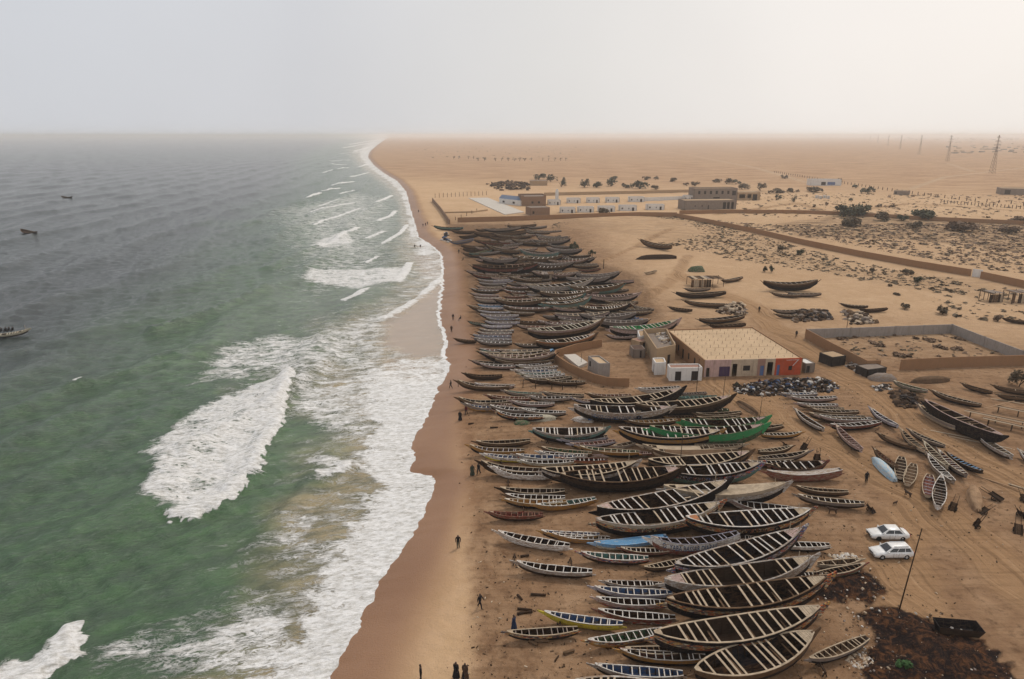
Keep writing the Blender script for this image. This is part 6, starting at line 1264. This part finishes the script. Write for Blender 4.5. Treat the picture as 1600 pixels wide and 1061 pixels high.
# timber frame yard at the right
for i,(u,v,L,a,l) in enumerate([(1555,660,9,-38,'long timber bench on trestles beside the huge dark hull'),(1580,672,8,-42,'second timber bench on trestles, nearer the right edge'),(1590,650,7,-40,'third timber bench at the right edge')]):
    p=P(u,v); root=empty('timber_bench',p,R(a),l,'work bench','timber benches in the boat yard')
    for k,y in enumerate((-.4,0,.4)): part('plank',cube('DNF'[k]),root,(0,y,1.1),(L,.3,.07))
    for x in (-L*.4,0,L*.4):
        q=MB(); q.beam((x,-.5,1.02),(x,.5,1.02),.12,.1); q.beam((x,-.45,0),(x,-.35,1.0),.14,.14); q.beam((x,.45,0),(x,.35,1.0),.14,.14); q.build('trestle_leg',M['n'],root)
for i,(u,v,L,a,l) in enumerate([(1558,755,6.2,-58,'long bare plank leaning across the sand, above the bench like cart'),(1560,643,7,20,'loose pale plank lying across the timber benches'),(1575,628,9,-42,'loose plank beyond the timber benches'),(1488,680,9,-40,'thin pole lying along the huge dark hull'),(1520,690,10,-42,'thin pole lying right of the bleached pirogue'),(1592,762,2.5,-55,'short plank at the right edge of the sand')]):
    o=bpy.data.objects.new('timber_plank',cube('F' if i in (0,1) else 'D')); o.scale=(L,.24,.07); o.location=P(u,v,.0)+Vector((0,0,.12 if i!=1 else 1.3)); o.rotation_euler=(0,R(-3),R(a)); COL.objects.link(o); tag(o,l,'plank','loose planks in the boat yard')
# ================= heaps, litter =================
LT=[M['K'],M['G'],M['W'],M['N'],M['B'],M['n'],BM['grey'],BM['cream']]
def heap(px,n,hgt,sz,mats,label,name,seed,cat='rubbish',zz=0.0):
    mb=MB(); r_=random.Random(seed); pts=wpts(px,zz)
    def f(x,y,r):
        d=float(poly_sd(pts,np.array([x]),np.array([y]),raw=True)[0]); z=max(0,min(1,d/2.5))*hgt*r.uniform(.2,1); s=sz*r.uniform(.5,1.4)
        if r.random()<0.7: mb.lump((x,y,z-s*.2),(s*r.uniform(.6,1.3),s*r.uniform(.6,1.3),s*r.uniform(.5,.9)),r.choice(mats),6,.3,r)
        else: mb.box((x,y,z+s*.2),(s*r.uniform(.4,2.4),s*r.uniform(.2,.6),s*r.uniform(.1,.5)),r.choice(mats),Matrix.Rotation(r.uniform(0,3),3,'Z')@Matrix.Rotation(r.uniform(-.5,.5),3,'X'))
    scatter(px,n,f,seed,True,pts); o=mb.build(name,LT); tag(o,label,cat,kind='stuff'); return o
heap([(1148,606),(1175,598),(1230,592),(1290,592),(1312,604),(1300,612),(1240,617),(1180,619),(1150,614)],900,1.0,.42,(0,0,0,1,2,5,5,5,4,3),'big heap of black, grey and white bags before the warehouse','rubbish_heap',11)
heap([(1330,566),(1350,572),(1385,586),(1372,592),(1345,585),(1322,575)],170,.8,.5,(1,2,3,6,5),'grey and white scrap heap along the yard wall','scrap_heap',12)
heap([(1390,612),(1420,610),(1440,622),(1436,640),(1400,636)],120,1.0,.6,(0,3,5,5),'dark scrap and roots beside the far track','scrap_heap',13)
heap([(1362,604),(1390,600),(1396,610),(1370,611)],60,.5,.4,(1,2,0,5),'small pale scrap heap left of the greenish pirogue','scrap_heap',14)
heap([(1118,478),(1160,474),(1170,492),(1125,492)],150,1.2,.7,(3,5,7,1),'brown debris heap behind the warehouse','scrap_heap',15)
heap([(1235,488),(1290,484),(1300,500),(1240,504)],180,1.2,.8,(3,5,0,1),'dark debris behind the walled yard, left part','scrap_heap',16)
heap([(1310,486),(1350,490),(1375,505),(1330,508)],120,1.0,.8,(3,5,7,1),'dark debris behind the walled yard, right part','scrap_heap',17)
heap([(1020,522),(1040,516),(1052,536),(1034,538)],60,.4,.45,(3,7,6,2),'rubble lying on the annex roof','rubble',18,zz=2.9).location.z=2.9
heap([(1296,868),(1330,866),(1345,874),(1310,877)],90,.35,.3,(2,7,3),'pale rubbish spilling over the bleached wreck','scrap_heap',19)
heap([(1320,1015),(1352,1010),(1365,1035),(1345,1045),(1322,1035)],110,.1,.14,(2,7,7),'white shells and scraps by the burnt rubbish patch','scrap_heap',20)
heap([(955,500),(1000,498),(1005,506),(960,508)],60,1.2,.8,(4,4,0),'dark blue tarpaulin heap among the boats','tarpaulin_heap',21,'tarpaulin')
heap([(757,288),(800,284),(828,288),(826,298),(780,298)],200,2.0,1.6,(5,5,3,5),'long dark brushwood pile behind the far compound','brushwood',22,'brushwood')
heap([(875,402),(890,400),(892,410),(876,411)],30,1.2,.8,(0,5),'black nets piled on a boat in the far rows','net_heap',23,'nets')
heap([(690,365),(700,362),(705,380),(692,380)],40,1.0,.7,(4,2,0),'blue and white gear at the shore end of the far rows','gear_heap',24,'gear')
tp=MB(); tp.lump((0,0,-.2),(2.9,1.5,1.6),0,14,.08); o=tp.build('tarpaulin_mound',M['G']); o.location=P(1378,593); tag(o,'grey tarpaulin mound in front of the yard gateway','tarpaulin')
tp=MB(); tp.lump((0,0,-.2),(3.4,2,2.2),0,7,.25); o=tp.build('tarpaulin_mound',M['e']); o.location=P(1088,424); tag(o,'greenish tent like heap beyond the long plank hut','tarpaulin')
tp=MB(); tp.lump((0,0,-.1),(1.5,.8,.7),0,10,.1); o=tp.build('tarpaulin_mound',M['e']); o.location=P(815,662); tag(o,'dark green tarpaulin over the cream overturned boat','tarpaulin')
for i,(u,v,mt,l) in enumerate([(1160,800,'K','black net heap inside the large black and ochre pirogue'),(1200,868,'n','brown net heap inside the tarred lettered pirogue'),(1085,918,'N','brown rope heap inside the hold of the ochre strip pirogue'),(1000,782,'B','dark blue net heap inside the large black pirogue'),(960,742,'n','brown net heap inside the broad dark pirogue'),(1170,1018,'K','black net heap inside the nearest whole pirogue'),(1075,775,'e','green net heap in the stern part of the large black pirogue'),(925,652,'B','blue net heap inside the white pirogue with a tyre')]):
    tp=MB(); r_=random.Random(i)
    for k in range(5): tp.lump((r_.uniform(-.5,.5),r_.uniform(-.35,.35),r_.uniform(0,.15)),(.45,.35,.3),0,7,.3,r_)
    o=tp.build('net_heap',M[mt]); o.location=P(u,v,0.9)+Vector((0,0,-0.3)); tag(o,l,'nets','net heaps lying in the boats')
# black trough on the burnt patch
root=empty('rusty_trough',P(1494,988),R(-6),'black rusty open trough on the burnt rubbish patch','trough'); 
for A_,B_,C_,D_ in (((-1.7,-.5,0),(1.8,-.6,0),(2.1,-.85,.85),(-2.0,-.75,1.0)),((1.8,-.6,0),(1.8,.6,0),(2.1,.85,.85),(2.1,-.85,.85)),((1.8,.6,0),(-1.7,.5,0),(-2.0,.75,1.0),(2.1,.85,.85)),((-1.7,.5,0),(-1.7,-.5,0),(-2.0,-.75,1.0),(-2.0,.75,1.0))):
    q=MB(); v4=[Vector(x) for x in (A_,B_,C_,D_)]; c4=Vector((0,0,.4)); q.add(v4+[p+(Vector((c4.x*0,0,p.z))-p).normalized()*.06 for p in v4],[(0,1,2,3),(7,6,5,4),(0,4,5,1),(1,5,6,2),(2,6,7,3),(3,7,4,0)]); q.build('side_plate',M['n' if A_[1]<0 and B_[1]<0 else 'K'],root)
q=MB(); q.box((0,0,.1),(3.4,1.0,.05)); q.build('floor_plate',M['K'],root)
# litter over the boat park and the burnt patches
mb=MB()
def lit(x,y,r):
    z=gz(x,y); s=r.choice((.03,.04,.05,.07,.12)); m_=r.choice((5,5,5,5,3,3,3,7)); mb.box((x,y,z+s*.2),(s*r.uniform(.6,3),s*r.uniform(.5,1.2),s*.7),m_,Matrix.Rotation(r.uniform(0,3.1),3,'Z'))
scatter([(745,1061),(745,860),(740,700),(730,560),(1000,600),(1300,600),(1600,700),(1600,860),(1500,900),(1340,1061)],3600,lit,31)
scatter([(750,1061),(745,860),(1340,860),(1340,1061)],1500,lit,32)
def lit2(x,y,r):
    s=r.choice((.05,.07,.1,.16)); mb.box((x,y,r.uniform(.02,.3)),(s*r.uniform(.8,2),s,s*.7),r.choice((2,7,1,3,3,5)),Matrix.Rotation(r.uniform(0,3.1),3,'Z')@Matrix.Rotation(r.uniform(-.6,.6),3,'X'))
scatter([(1350,948),(1450,965),(1530,1000),(1600,1080),(1340,1090),(1372,990)],420,lit2,33); scatter([(1275,890),(1372,905),(1360,940),(1268,935)],170,lit2,34)
o=mb.build('litter',LT); tag(o,'small sticks, scraps and litter strewn between the boats','litter',kind='stuff')
# low town far off on the right
mb=MB(); r_=random.Random(9)
for i in range(260):
    u=r_.uniform(1180,1620); v=r_.uniform(212.6,219 if u>1400 else 215); p=P(u,v); w_=r_.uniform(8,40); h_=r_.uniform(3,9)*(2.2 if r_.random()<.08 else 1); mb.box((p.x,p.y,h_/2),(w_,r_.uniform(8,20),h_),r_.choice((0,1)))
for i in range(60):
    u=r_.uniform(1480,1620); v=r_.uniform(222,240); p=P(u,v); mb.box((p.x,p.y,1.5),(r_.uniform(5,16),8,r_.uniform(2,4)),r_.choice((0,1)))
o=mb.build('distant_town',[BM['tan'],BM['dgrey']]); tag(o,'low hazy town far away on the right horizon','town',kind='stuff')
